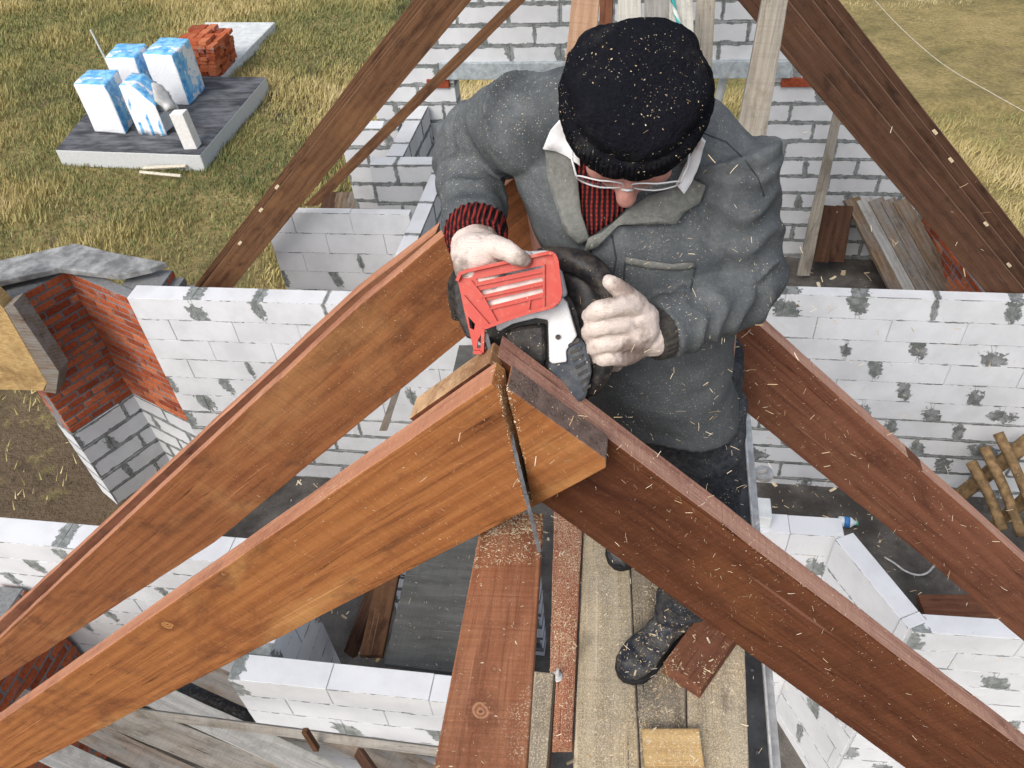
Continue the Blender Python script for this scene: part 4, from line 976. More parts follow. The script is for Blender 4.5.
# brow, nose, cheeks, lips, ears
ellipsoid(bm, hc+HU*.006+HF*.084, HR*.056, HF*.016, HU*.013)
tube(bm, [hc+HU*.0+HF*.09, hc-HU*.022+HF*.106, hc-HU*.042+HF*.118], [.009, .012, .0165], 10, 3, roundcap=True)
for s in (-1, 1):
    ellipsoid(bm, hc-HU*.046+HF*.102+HR*(.012*s), HR*.0085, HF*.012, HU*.009, 10, 8)
    ellipsoid(bm, hc-HU*.04+HF*.075+HR*(.038*s), HR*.026, HF*.022, HU*.028)
    ellipsoid(bm, hc-HU*.02-HF*.008+HR*(.077*s), HR*.009, HF*.02, HU*.034)
ellipsoid(bm, hc-HU*.073+HF*.09, HR*.026, HF*.014, HU*.007); ellipsoid(bm, hc-HU*.084+HF*.088, HR*.022, HF*.013, HU*.007)
ellipsoid(bm, hc-HU*.108+HF*.082, HR*.024, HF*.018, HU*.018)
tube(bm, [hc-HU*.07-HF*.01, neck+V(0, .01, -.05)], [.058, .066], 14)
trunk = [(neck+V(0, .02, -.03), .09, .06), ((shR+shL)/2+V(0, .02, -.06), .17, .09), ((shR+shL)/2+V(.01, .0, -.2), .165, .1), (hip+V(0, -.01, .2), .14, .095), (hip+V(0, 0, .05), .15, .105), (hip+V(0, 0, -.07), .15, .1)]
rings(bm, [oval(c, V(1, 0, 0)*a, V(0, 1, 0)*b) for c, a, b in trunk])
for a, b, c in ((shR, elR, wrR), (shL, elL, wrL)): tube(bm, [a, (a+b)/2, b, (b+c)/2, c], [.055, .05, .043, .04, .028], 12, 3, roundcap=True)
kL, aL = V(.165, 1.13, z(-1.58)), V(.15, 1.15, z(-1.9)); kR, aR = V(.03, 1.3, z(-1.6)), V(-.005, 1.45, z(-1.9))
hL, hR = hip+V(.09, -.01, -.03), hip+V(-.09, .03, -.03)
for a, b, c in ((hL, kL, aL), (hR, kR, aR)): tube(bm, [a, (a+b)/2, b, (b+c)/2, c], [.085, .075, .058, .055, .04], 12, 3, roundcap=True)
# hands inside the gloves continue the body
gripL, gripR = PY(607, 334, .955), PY(486, 256, .985)
for w, g in ((wrL, gripL), (wrR, gripR)): tube(bm, [w, w+(g-w)*.6, w+(g-w)*.8], [.028, .03, .022], 10, 2, roundcap=True)
me = remesh(bm, .0045, 3, .5)
me.transform(man.matrix_basis.inverted() @ Matrix.Identity(4)); 
body = bpy.data.objects.new('body', me); COL.objects.link(body); body.parent = man; me.materials.append(M_SKIN); me.polygons.foreach_set('use_smooth', [True]*len(me.polygons))
def skin_part(name, me, mat, smooth=True):
    me.transform(man.matrix_basis.inverted()); me.materials.clear(); me.materials.append(mat)
    o = bpy.data.objects.new(name, me); COL.objects.link(o); o.parent = man
    if smooth: me.polygons.foreach_set('use_smooth', [True]*len(me.polygons))
    return o
# ---- jacket
bm = bmesh.new()
mid = (shR+shL)/2; sx = (shL-shR).normalized(); sy = V(-sx.y, sx.x, 0).normalized()
hem = V(.042, 1.215, z(-1.15))
tk = [(neck+V(0, .03, .035), .075, .06), (neck+V(0, .02, -.0), .105, .085), (mid+V(0, .02, -.03), .19, .115), (mid+V(.02, 0, -.10), .198, .13), (mid+V(.042, -.01, -.22), .172, .14), (mid+V(.056, .0, -.36), .168, .138), (mid+V(.064, .0, -.46), .166, .138), (hem, .17, .148), (hem+V(0, 0, -.03), .174, .152)]
rings(bm, [oval(c, sx*a, sy*b, 32, 2.5) for c, a, b in tk])
def sleeve(a, b, c, rr, seed, foldamp):
    path = catmull([a-(b-a)*.16, a, a+(b-a)*.5, b, b+(c-b)*.5, c], 14)
    n = len(path); rs = []; A = None
    for i, p in enumerate(path):
        d = (path[min(i+1, n-1)]-path[max(i-1, 0)]).normalized()
        if A is None: A, B, _ = frame_of(d)
        else: A = (A-d*A.dot(d)).normalized(); B = d.cross(A)
        t = i/(n-1); rad = np.interp(t, [0, .2, .42, .6, .8, 1], rr)
        ring = []
        for k in range(36):
            th = 2*math.pi*k/36
            dirv = A*math.cos(th)+B*math.sin(th)
            ph = 1.5*noise.noise(dirv*1.1+V(seed, t*3, 0)) + .6*math.sin(th+seed)
            am = foldamp*np.interp(t, [0, .2, .45, .65, .9, 1], [.1, .45, 1, .8, .9, .3])
            f = math.sin(t*2*math.pi*5+ph*1.4)
            f = 1-2*abs(f)**.7
            f2 = noise.noise(p*14+dirv*.8+V(seed, 0, 0))
            ring.append(p+dirv*(rad*(1)+am*f*(.6+.5*noise.noise(dirv+V(0, t*6, seed)))+am*.4*f2))
        rs.append(ring)
    rings(bm, rs)
sleeve(shR, elR, wrR-(wrR-elR)*.02, [.08, .078, .072, .064, .058, .052], 1.3, .013)
sleeve(shL, elL, wrL-(wrL-elL)*.05, [.085, .082, .074, .066, .06, .05], 4.1, .0098)
for s, e in ((shR, elR), (shL, elL)): (ellipsoid(bm, s+V(0, .005, -.012), sx*.08, sy*.086, V(0, 0, .066), 20, 14), tube(bm, [neck+V(0, .025, .0), neck*.5+s*.5+V(0, .015, .012), s], [.07, .072, .062], 20, 5, roundcap=True))
me = remesh(bm, .0048, 3, .45)
def creases(p):                                              # broad creases in the body of the coat
    a = noise.noise(V(p.x*10+p.z*7, p.y*8, p.z*16-p.x*9)); b = noise.noise(V(p.x*26+p.z*22, p.y*20, p.z*26))
    return .0045*a+.0018*b
displace(me, creases)
jacket_bvh = BVHTree.FromPolygons([v.co.copy() for v in me.vertices], [tuple(p.vertices) for p in me.polygons])
jacket = skin_part('jacket', me, M_JACKET)
def onj(x, y, off=.002, bvh=None, fall=1.1):
    r = ray(x, y).normalized(); h = (bvh or jacket_bvh).ray_cast(CAM, r)
    if h[0] is None: return PY(x, y, fall)
    return h[0]-r*off
def patch(name, poly, mat, off, th, bvh=None, parent=None, wav=0.0, cuts=2, lift=None, lim=None):
    """cloth piece lying on the coat: outline in sight lines, draped onto the surface below"""
    bm = bmesh.new(); f = bm.faces.new([bm.verts.new((x, y, 0)) for x, y in poly])
    bmesh.ops.triangulate(bm, faces=[f])
    for _ in range(cuts): bmesh.ops.subdivide_edges(bm, edges=[e for e in bm.edges if e.calc_length() > 7], cuts=1, use_grid_fill=True); bmesh.ops.triangulate(bm, faces=bm.faces[:])
    for v in bm.verts:
        x, y = v.co.x, v.co.y
        o_ = off + (lift(x, y) if lift else 0)
        p = onj(x, y, o_, bvh)
        if lim and p.y > lim: p = PY(x, y, lim)-ray(x, y).normalized()*o_
        v.co = p + V(0, -1, .4)*wav*noise.noise(V(x*.06, y*.06, 2))
    bmesh.ops.smooth_vert(bm, verts=[v for v in bm.verts if not v.is_boundary], factor=.6, use_axis_x=True, use_axis_y=True, use_axis_z=True)
    o = obj(name, bm, mat, man, True, True); sm = o.modifiers.new('th', 'SOLIDIFY'); sm.thickness = th; sm.offset = 0
    return o
patch('sweater', [(574, 158), (600, 150), (640, 175), (634, 200), (612, 222), (590, 236), (581, 210)], M_SWEATER, .004, .003)
patch('lapel', [(545, 148), (557, 141), (573, 160), (578, 182), (581, 212), (589, 238), (579, 245), (566, 233), (556, 205), (547, 176)], M_LAPEL, .011, .005, lift=lambda x, y: .004)
patch('lapel', [(588, 238), (602, 232), (628, 210), (648, 196), (668, 190), (690, 178), (706, 186), (700, 203), (684, 212), (676, 224), (660, 216), (644, 214), (618, 226), (598, 246), (584, 252)], M_LAPEL, .011, .005, lift=lambda x, y: .004)
patch('collar', [(676, 184), (684, 167), (694, 150), (701, 138), (705, 142), (700, 162), (692, 182), (684, 194)], M_SHIRT, .022, .004, cuts=1, lim=1.13)
patch('collar', [(543, 149), (550, 131), (562, 119), (578, 140), (580, 166), (566, 156), (556, 151)], M_SHIRT, .024, .004, cuts=1, lim=1.13)
def seam(pts, rad=.0016, mat=M_SEAM, name='seam', off=.0006):
    q = []
    for (x0, y0), (x1, y1) in zip(pts, pts[1:]):
        k = max(2, int(math.hypot(x1-x0, y1-y0)/4))
        q += [onj(x0+(x1-x0)*i/k, y0+(y1-y0)*i/k, off) for i in range(k)]
    q.append(onj(*pts[-1], off))
    bm = bmesh.new(); tube(bm, q, rad, 6); return obj(name, bm, mat, man, True)
seam([(703, 133), (726, 142), (745, 160), (758, 178), (764, 196)], .0013, off=-.0002)
seam([(590, 246), (592, 262), (588, 285)], .002)
seam([(612, 235), (616, 258), (612, 282)], .0014)
patch('pocket_flap', [(626, 257), (650, 261), (672, 264), (694, 262), (696, 268), (672, 270), (648, 268), (625, 263)], M_LAPEL, .004, .003, cuts=1)
seam([(625, 262), (622, 300)], .0016); seam([(695, 268), (690, 292)], .0016)
for q_ in list(man.children):                              # sewn-on pieces move with the coat
    if q_.name.split('.')[0] in ('lapel', 'seam', 'pocket_flap'): q_.parent = jacket
# ---- hat
uvrings = []
prof = [(-.012, .092, .106), (-.016, .099, .113), (.0, .103, .116), (.03, .1045, .117), (.048, .1035, .1155), (.055, .098, .108), (.0565, .089, .098), (.063, .0925, .101), (.08, .0945, .101), (.096, .088, .093), (.108, .073, .077), (.112, .054, .057), (.108, .034, .036), (.105, .012, .013)]
bm = bmesh.new(); uvl = bm.loops.layers.uv.new('UVMap'); n = 64; rs = []
for t, a, b in prof:
    ring = []
    for k in range(n):
        th = 2*math.pi*k/n; cs, sn = math.cos(th), math.sin(th)
        p = hc+HU*(t+.025+.007*sn*(t < .06))+HR*(a*cs)+HF*(b*(.90 if sn < 0 else .91)*sn+.005)
        q = p*13
        amp = .011 if t > .06 else .0028
        p += (HR*cs+HF*sn)*amp*noise.noise(q) + HU*(.016*noise.noise(p*15+V(3, 0, 0)) if t > .075 else 0)
        ring.append(bm.verts.new(p))
    rs.append(ring)
for j in range(len(rs)-1):
    for k in range(n):
        f = bm.faces.new((rs[j][k], rs[j][(k+1) % n], rs[j+1][(k+1) % n], rs[j+1][k]))
        for lp, (kk, jj) in zip(f.loops, ((k, j), (k+1, j), (k+1, j+1), (k, j+1))): lp[uvl].uv = (kk/n, jj*.06)
bm.faces.new(rs[-1])
hat = obj('hat', bm, M_HAT, man, True)
s_ = hat.modifiers.new('sub', 'SUBSURF'); s_.levels = 2; s_.render_levels = 2
tx = bpy.data.textures.new('knit_lumps', 'CLOUDS'); tx.noise_scale = .02
dm = hat.modifiers.new('d', 'DISPLACE'); dm.texture = tx; dm.strength = .007; dm.mid_level = .5
# ---- eyes, glasses, moustache
M_EYE = plain('eye', (.7, .7, .68), .2, .5, 0, .05, 30, 0)
for s in (-1, 1):
    bm = bmesh.new(); ellipsoid(bm, hc-HU*.012+HF*.083+HR*(.031*s), HR*.012, HF*.012, HU*.009, 12, 8); obj('eye', bm, M_EYE, man, True)
N = NT('clear_frame'); N.fin((.6, .62, .64), .15, .6); M_FRAME = N.m
N = NT('lens_glass'); tr = N.new('ShaderNodeBsdfTransparent'); gl = N.new('ShaderNodeBsdfGlossy'); gl.inputs['Roughness'].default_value = .03
mx = N.new('ShaderNodeMixShader'); mx.inputs[0].default_value = .12; N.l.new(tr.outputs[0], mx.inputs[1]); N.l.new(gl.outputs[0], mx.inputs[2]); N.l.new(mx.outputs[0], N.out.inputs['Surface']); M_LENS = N.m
gbm = bmesh.new(); lens_list = []
gl_root_c = hc-HU*.006+HF*.114
for s in (-1, 1):
    c = gl_root_c+HR*(.0395*s)-HF*(.006)
    pts = [c+HR*(.034*math.copysign(abs(math.cos(t))**.75, math.cos(t)))+HU*(.022*math.copysign(abs(math.sin(t))**.75, math.sin(t)))-HF*(.008*abs(math.cos(t)) if math.cos(t)*s > 0 else 0) for t in [2*math.pi*k/28 for k in range(29)]]
    tube(gbm, pts, .0013, 6)
    tube(gbm, [c+HR*(.034*s)+HU*.006-HF*.008, c+HR*(.042*s)+HU*.008-HF*.03, c+HR*(.045*s)+HU*.006-HF*.09], .0017, 6)
    lb = bmesh.new(); prism(lb, pts[:-1], HF*-.0012); lens_list.append(obj('lens', lb, M_LENS, man, False))
tube(gbm, [gl_root_c+HR*-.008, gl_root_c+HU*.005+HF*.002, gl_root_c+HR*.008], .002, 6)
gl_o = obj('glasses', gbm, M_FRAME, man, True)
for q_ in lens_list: q_.parent = gl_o
mb = bmesh.new(); R = random.Random(2)
for k in range(260):
    s = R.uniform(-1, 1); p = hc-HU*(.062+.006*abs(s)+R.uniform(-.004, .004))+HF*(.103-.016*abs(s))+HR*(.03*s)
    tube(mb, [p, p-HU*R.uniform(.006, .012)+HF*.002+HR*.004*s], [.0007, .0003], 3)
M_BROW = plain('brow_hair', (.16, .13, .11), .7, .2, 0, .3)
for k in range(220):
    if k % 110 == 0: bb = bmesh.new()
    s = -1 if k < 110 else 1; u = R.random(); p = hc+HU*(.008+.006*math.sin(u*3.1)+R.uniform(-.003, .003))+HF*(.099-.02*u)+HR*(s*(.012+.04*u))
    tube(bb, [p, p+HR*s*R.uniform(.004, .009)+HU*.002+HF*.002], [.0006, .0003], 3)
    if k % 110 == 109: obj('eyebrow', bb, M_BROW, man)
obj('moustache', mb, plain('grey_hair', (.3, .28, .25), .7, .2, 0, .3), man)
# ---- gloves
def glove(name, palm, fingers, thumb, cuff, vox=.0032):
    bm = bmesh.new()
    for (c, ax, ay, az) in palm: ellipsoid(bm, c, ax, ay, az, 20, 14)
    for f in fingers: tube(bm, f[0], f[1], 12, 5, roundcap=True)
    tube(bm, thumb[0], thumb[1], 12, 5, roundcap=True)
    tube(bm, cuff[0], cuff[1], 16, 3)
    me = remesh(bm, vox, 3, .5)
    displace(me, lambda p: .0016*noise.noise(p*55)+.0009*noise.noise(p*130))
    return skin_part(name, me, M_GLOVE)
# left hand (image right): fist round the front handle, fingers stacked, thumb up along it
def pt(x, y, Yd): return PY(x, y, Yd)
knk = [(632, 306), (635, 324), (634, 341), (629, 356)]
mid_ = [(603, 309), (601, 326), (604, 343), (608, 357)]
tip = [(591, 316), (590, 333), (594, 349), (600, 362)]
fing = []
for i in range(4):
    k, m, t = knk[i], mid_[i], tip[i]
    fing.append(([pt(650, 320+7*i, 1.0), pt(*k, .955), pt(*m, .925), pt(t[0]-1, t[1], .945), pt(t[0]+7, t[1]+3, .975), pt(t[0]+17, t[1]+4, .985)], [.014, .0155, .0145-.001*(i == 3), .0135-.001*(i == 3), .012, .011]))
thumb = ([pt(648, 318, .975), pt(634, 301, .965), pt(620, 290, .962), pt(610, 282, .968)], [.019, .016, .0145, .012])
pc = pt(637, 332, .965); 
glove('glove', [(pc, V(.034, .01, 0), V(-.006, .028, .0), V(0, -.01, .046)), (pt(629, 334, .96), V(.028, 0, 0), V(0, .024, 0), V(0, -.01, .045))], fing, thumb,
      ([pt(636, 334, .98), pt(652, 334, .995), pt(668, 333, 1.015)], [.035, .036, .037]))
# right hand (image left): on the rear handle behind the guard
kn = [(462, 262), (470, 270), (480, 276), (492, 279)]
fing = []
for i in range(4):
    x, y = kn[i]
    fing.append(([pt(x+10, y-16, 1.02), pt(x+2, y-6, .985), pt(x, y+4, .965), pt(x+3, y+12, .975), pt(x+10, y+16, 1.0)], [.015, .0155, .0145, .013, .011]))
thumb = ([pt(492, 246, .99), pt(506, 250, .97), pt(516, 256, .96), pt(524, 260, .965)], [.018, .016, .014, .012])
pc = pt(478, 253, 1.0)
glove('glove', [(pc, V(.042, 0, 0), V(0, .036, -.012), V(0, .008, .034)), (pt(474, 246, 1.02), V(.038, 0, 0), V(0, .03, 0), V(0, .0, .034))], fing, thumb,
      ([pt(478, 250, 1.01), pt(477, 240, 1.04), pt(476, 234, 1.055)], [.036, .038, .038]))
# ribbed sweater cuffs at both sleeves
for (w, e, a) in ((wrR, elR, .049), (wrL, elL, .043)):
    d = (w-e).normalized(); bm = bmesh.new(); A, B, _ = frame_of(d); rs = []
    for i in range(9):
        t = i/8; r0 = a*(1-.08*t+.05*math.sin(t*3.1))
        rs.append([w-d*.02+d*((.055 if a > .045 else .034)*t)+(A*math.cos(th)+B*math.sin(th))*(r0*(1+.03*math.cos(th*26))) for th in [2*math.pi*k/104 for k in range(104)]])
    rings(bm, rs); obj('cuff', bm, M_SWEATER if a > .045 else plain('dark_cuff', (.05, .046, .042), .95, .1, 0, .3, 90, .4), man, True)
# ---- trousers
bm = bmesh.new()
rings(bm, [oval(c, V(1, 0, 0)*a, V(0, 1, 0)*b, 28, 2.4) for c, a, b in [(hip+V(0, 0, .1), .165, .12), (hip+V(0, 0, -.02), .175, .125), (hip+V(0, 0, -.13), .175, .12)]])
for a, b, c in ((hL, kL, aL), (hR, kR, aR)):
    path = catmull([a, (a+b)/2, b, (b+c)/2, c+V(0, 0, .03)], 10); rs = []
    for i, p in enumerate(path):
        t = i/(len(path)-1); rad = np.interp(t, [0, .5, 1], [.098, .08, .066])
        rs.append([p+V(math.cos(th), math.sin(th), 0)*(rad+.006*math.sin(t*40+2*math.sin(th))*t+.008*noise.noise(p*9+V(math.cos(th), math.sin(th), 0))) for th in [2*math.pi*k/28 for k in range(28)]])
    rings(bm, rs)
me = remesh(bm, .008, 3, .5)
displace(me, lambda p: .006*noise.noise(V(p.x*14, p.y*14, p.z*24)))
skin_part('trousers', me, M_TROUS)
# ---- boots: shaft, foot, sole
def boot(toe, heel, ank):
    d = (toe-heel); d.z = 0; L = d.length; d.normalize(); s = V(-d.y, d.x, 0); bm = bmesh.new(); rs = []
    z0 = plat+.012
    for t, w, h in [(.0, .026, .05), (.03, .034, .075), (.12, .038, .10), (.25, .037, .105), (.4, .039, .09), (.55, .044, .072), (.7, .049, .062), (.84, .047, .054), (.94, .036, .042), (1.0, .016, .026)]:
        c = heel+d*(L*t); c.z = z0+h/2
        rs.append([c+s*(w*math.copysign(abs(math.cos(a))**.8, math.cos(a)))+V(0, 0, h/2*math.copysign(abs(math.sin(a))**.7, math.sin(a))) for a in [2*math.pi*k/20 for k in range(20)]])
    rings(bm, rs)
    b0 = heel+d*(L*.2); b0.z = z0+.05
    path = [b0, b0+V(0, 0, .06), ank+V(0, 0, .06), ank+V(0, 0, .16)]; path = catmull(path, 6); rs = []
    for i, p in enumerate(path):
        t = i/(len(path)-1); rad = np.interp(t, [0, .3, .6, 1], [.046, .05, .056, .066])
        rs.append([p+d*(rad*1.12*math.cos(a))+s*(rad*math.sin(a))+V(0, 0, .004*math.sin(a*3)) + (d*math.cos(a)+s*math.sin(a))*.004*math.sin(t*22+a*1.5) for a in [2*math.pi*k/24 for k in range(24)]])
    rings(bm, rs)
    me = remesh(bm, .005, 4, .5)
    displace(me, lambda p: .003*noise.noise(p*35))
    o = skin_part('boot', me, M_BOOT)
    bm = bmesh.new(); out = []
    for t, w in [(0, .022), (.04, .036), (.2, .041), (.4, .04), (.6, .048), (.75, .053), (.88, .048), (.97, .032), (1.02, .01)]: out.append((t, w))
    poly = [heel+d*(L*t)+s*w for t, w in out]+[heel+d*(L*t)-s*w for t, w in out[::-1]]
    for p in poly: p.z = plat+.001
    prism(bm, poly, V(0, 0, .022)); so = obj('sole', bm, plain('black_rubber', (.015, .015, .016), .7, .3), man); bevel_mod(so, .004)
    so.parent = o; return o
toeL = PZ(622, 676, plat+.02); heelL = PZ(686, 612, plat+.04)
boot(toeL, heelL, aL)
toeR = PZ(618, 566, plat+.02); heelR = toeR+V(.06, .27, 0)
boot(toeR, heelR, aR)
# ================================================================== chainsaw
M_RED = NT('red_plastic'); _n = M_RED.noise(M_RED.obj(), 60, 5, .7); _d = M_RED.noise(M_RED.obj(), 9, 4, .6)
M_RED.bump(_n, .08, .002); M_RED = M_RED.fin(M_RED.mix(M_RED.math('MULTIPLY', M_RED.step(M_RED.math('ADD', _n, M_RED.math('MULTIPLY', _d, .4)), .7, .95), .4), (.44, .028, .012), (.45, .2, .13)), .42, .4)
M_WHITE = dusty('silver_white_plastic', (.62, .63, .65), (.5, .42, .33), .25, .4, 80)
M_BLACK = dusty('black_plastic', (.010, .011, .014), (.2, .16, .12), .3, .4, 70)
M_GREYP = dusty('blue_grey_plastic', (.03, .04, .055), (.25, .22, .18), .3, .45, 60)
sc = PY(520, 325, .95)
saw = empty('chainsaw', sc, 'red and white chainsaw cutting down through the rafter joint in the worker\'s gloved hands', 'chainsaw')
SN = (CAM-sc).normalized()                                   # toward the viewer side of the saw
SN = V(.05, -.80, .60).normalized()
def SP(x, y, d=0): return PP(x, y, sc+SN*d, SN)
def splate(name, poly, d0, th, mat, parent=saw, bev=.002):
    bm = bmesh.new(); prism(bm, [SP(x, y, d0) for x, y in poly], SN*-th); o = obj(name, bm, mat, parent)
    if bev: bevel_mod(o, bev, 2)
    return o
# body shells behind the guard
body_s = splate('motor_housing', [(462, 300), (480, 284), (540, 268), (572, 286), (590, 330), (596, 372), (584, 402), (548, 402), (512, 372), (478, 342)], -.02, .15, M_BLACK, saw, .008)
splate('top_cover', [(466, 268), (490, 256), (515, 252), (548, 250), (560, 262), (568, 296), (500, 318), (470, 312)], .0, .13, M_WHITE, saw, .006)
# inverted-U white trim round the dark recess
splate('trim', [(494, 322), (514, 315), (540, 311), (558, 305), (561, 296), (567, 302), (577, 336), (566, 351), (567, 362), (553, 364), (549, 362), (548, 320), (536, 318), (512, 324), (498, 332)], .012, .05, M_WHITE, saw, .003)
splate('side_cover', [(548, 362), (567, 362), (566, 351), (577, 336), (588, 346), (592, 372), (586, 398), (568, 410), (552, 396), (546, 380)], .008, .06, M_GREYP, saw, .005)
bm = bmesh.new()
for k in range(7):
    x, y = 568+2.4*k, 344+7.5*k
    prism(bm, [SP(x, y, .012), SP(x+11-1.5*k*.3, y-5, .012), SP(x+11-1.5*k*.3, y-2.2, .012), SP(x, y+2.8, .012)], SN*-.01)
obj('vent_rib', bm, M_BLACK, saw)
splate('clutch_cover', [(503, 332), (520, 326), (545, 323), (546, 360), (536, 374), (520, 368), (505, 352)], -.004, .04, M_BLACK, saw, .006)
bm = bmesh.new(); bmesh.ops.create_cone(bm, segments=16, radius1=.004, radius2=.004, depth=.006, cap_ends=True)
q = SN.to_track_quat('Z', 'Y').to_matrix().to_4x4(); bm.transform(Matrix.Translation(SP(558, 337, .013)) @ q); obj('bolt', bm, M_BLACK, saw)
# rear/side dark shell at the far left
splate('rear_shell', [(452, 290), (456, 276), (464, 272), (470, 300), (474, 340), (466, 338), (457, 318)], .0, .08, M_BLACK, saw, .004)
# front hand guard: a red plate with slots and ribs
def guard():
    outer = [(458, 281), (461, 274), (468, 271), (548, 253), (554, 254), (557, 260), (561, 292), (559, 301), (551, 307), (530, 312), (508, 319), (490, 326), (484, 328), (483, 352), (474, 352), (469, 330), (464, 310)]
    holes = [[(476, 279), (542, 265.5), (543, 267.5), (478, 282)],
             [(480, 290.5), (542, 277), (543, 281), (483, 295)],
             [(486, 301), (542, 288), (543, 292.5), (489, 306)],
             [(478, 340), (483, 331), (482, 348), (477, 348)],
             [(468, 316), (475, 324), (474, 330), (470, 328)]]
    bm = bmesh.new(); es = []
    for lp in [outer]+holes:
        vsx = [bm.verts.new(SP(x, y, .045)) for x, y in lp]
        es += [bm.edges.new((vsx[i], vsx[(i+1) % len(vsx)])) for i in range(len(vsx))]
    bmesh.ops.triangle_fill(bm, use_beauty=True, use_dissolve=False, edges=es, normal=SN)
    ret = bmesh.ops.extrude_face_region(bm, geom=bm.faces[:])
    bmesh.ops.translate(bm, verts=[v for v in ret['geom'] if isinstance(v, bmesh.types.BMVert)], vec=SN*-.005)
    def rib(a, b, w=.0022, h=.008):
        A, B = SP(*a, .045), SP(*b, .045); d = (B-A).normalized(); s = SN.cross(d)*w
        prism(bm, [A-s, A+s, B+s, B-s], SN*h)
    loop = outer[:13]
    for a, b in zip(outer[:14], outer[1:15]): rib(a, b, .0025, .010)
    for a, b in [((471, 281), (483, 296)), ((483, 296), (497, 322)), ((464, 296), (490, 326)), ((476, 285.5), (543, 271.5)), ((481, 297.5), (543, 284.5)), ((489, 309), (544, 296)), ((544, 264), (544, 309)), ((530, 300), (528, 312))]: rib(a, b, .0015, .005)
    return obj('hand_guard', bm, M_RED, saw)
bm = None
guard()
splate('stripe', [(474, 288), (546, 272), (547, 296), (484, 310)], .036, .004, plain('dusty_pale_plastic', (.75, .62, .58), .5), saw, 0)
# front handle: thick black bow under the left hand
bm = bmesh.new(); tube(bm, [SP(540, 256, -.03), SP(560, 258, -.01), SP(586, 266, -.0), SP(605, 284, .0), SP(612, 310, .0), SP(608, 345, -.005), SP(598, 378, -.02), SP(576, 398, -.05)], [.013, .018, .021, .0195, .0165, .016, .016, .015], 16, 6)
obj('front_handle', bm, M_BLACK, saw, smooth=True)
bm = bmesh.new(); tube(bm, [SP(545, 285, -.05), SP(575, 280, -.05), SP(592, 300, -.04), SP(596, 335, -.04)], [.03, .04, .036, .03], 16, 5)
obj('handle_base', bm, M_BLACK, saw, smooth=True)
bm = bmesh.new(); tube(bm, [SP(520, 262, -.03), SP(496, 258, -.02), SP(474, 264, -.02), SP(458, 285, -.03), SP(462, 315, -.06)], [.016, .017, .016, .017, .018], 14, 6)
obj('rear_handle', bm, M_BLACK, saw, smooth=True)
splate('handle_cap', [(488, 259), (494, 252), (512, 249), (530, 251), (534, 257), (512, 262)], .03, .03, M_WHITE, saw, .004)
# guide bar, seen edge on in the kerf, with the chain round it
bt = PY(537.5, 543, .715)                                     # tip in front of the joint
def bar_line(t):                                             # edge line along the kerf toward the tip
    A = PY(486, 336, .90); B = bt; return A+(B-A)*t
A, B = PY(487, 338, .9), bt
d = (B-A).normalized(); Zb = V(d.x*0, .62, -.5); vr = ((A+B)/2-CAM).normalized(); wdir = (vr-d*vr.dot(d)).normalized(); nrm = d.cross(wdir).normalized()
def bar(name, w0, w1, th, mat, lat=0.0):
    bm = bmesh.new(); out = []
    L = (B-A).length
    for i in range(13):
        t = i/12; out.append((t*L, w0))
    for k in range(1, 8):
        a = math.pi*k/8; out.append((L+.0+ .028*math.sin(a), w0+(w1-w0)*(k/8)))
    for i in range(13):
        t = 1-i/12; out.append((t*L, w1))
    poly = [A+d*x+wdir*w-nrm*(th/2)+nrm*lat for x, w in out]
    prism(bm, poly, nrm*th); o = obj(name, bm, mat, saw); bevel_mod(o, .001); return o
bar('guide_bar', .004, .075, .0045, M_STEEL)
# chain: small links along the near edge of the bar
bm = bmesh.new(); L = (B-A).length; k = 0; x = .0
while x < L+.01:
    c = A+d*x+wdir*(.001)
    R3 = Matrix((d, wdir, nrm)).transposed()
    bx(bm, c, V(.0125, .008, .0056 if k % 2 else .0062), R3, 0)
    if k % 3 == 0: bx(bm, c-wdir*.005+nrm*.0012, V(.005, .003, .003), R3, 0)
    x += .0115; k += 1
obj('chain', bm, M_STEEL, saw)
for q_ in list(saw.children):
    nm = q_.name.split('.')[0]
    if nm in ('vent_rib', 'bolt', 'chain', 'stripe'):
        q_.parent = next(c for c in saw.children if c.name.split('.')[0] == {'vent_rib': 'side_cover', 'bolt': 'trim', 'chain': 'guide_bar', 'stripe': 'hand_guard'}[nm])
# ================================================================== sawdust, shavings and chips
def mat_chip():
    N = NT('chips'); a = N.attr('tone').outputs['Fac']
    return N.fin(N.ramp(a, [(0, (.38, .26, .13)), (.5, (.6, .48, .31)), (1, (.76, .68, .52))]), .85, .15)
M_CHIP = mat_chip()
class Chips:
    def __init__(s): s.v = []; s.f = []; s.t = []
    def add(s, p, n, l, w, th, R, curl=0.0):
        a, b, _ = frame_of(n); t = R.uniform(0, 6.283); x = a*math.cos(t)+b*math.sin(t); y = n.cross(x)
        k = len(s.v); pts = []
        for q, up in ((-.5, curl), (0, 0), (.5, curl*R.uniform(.2, 1))):
            c = p+x*(l*q)+n*(up*l+th*.5)
            ww = w*(1-.5*abs(q)*R.random())
            pts += [c-y*ww/2, c+y*ww/2, c+n*th]
        s.v += pts
        for i in (0, 3): s.f += [(k+i, k+i+1, k+i+4, k+i+3), (k+i+1, k+i+2, k+i+5, k+i+4), (k+i+2, k+i, k+i+3, k+i+5)]
        s.f += [(k, k+2, k+1), (k+6, k+7, k+8)]
        s.t += [R.random()]*9
    def done(s, name):
        me = bpy.data.meshes.new(name); me.from_pydata([tuple(v) for v in s.v], [], s.f); me.update()
        at = me.attributes.new('tone', 'FLOAT', 'POINT'); at.data.foreach_set('value', s.t)
        return tag(link(name, me, M_CHIP), kind='stuff')
bpy.context.view_layer.update(); DG = bpy.context.evaluated_depsgraph_get()
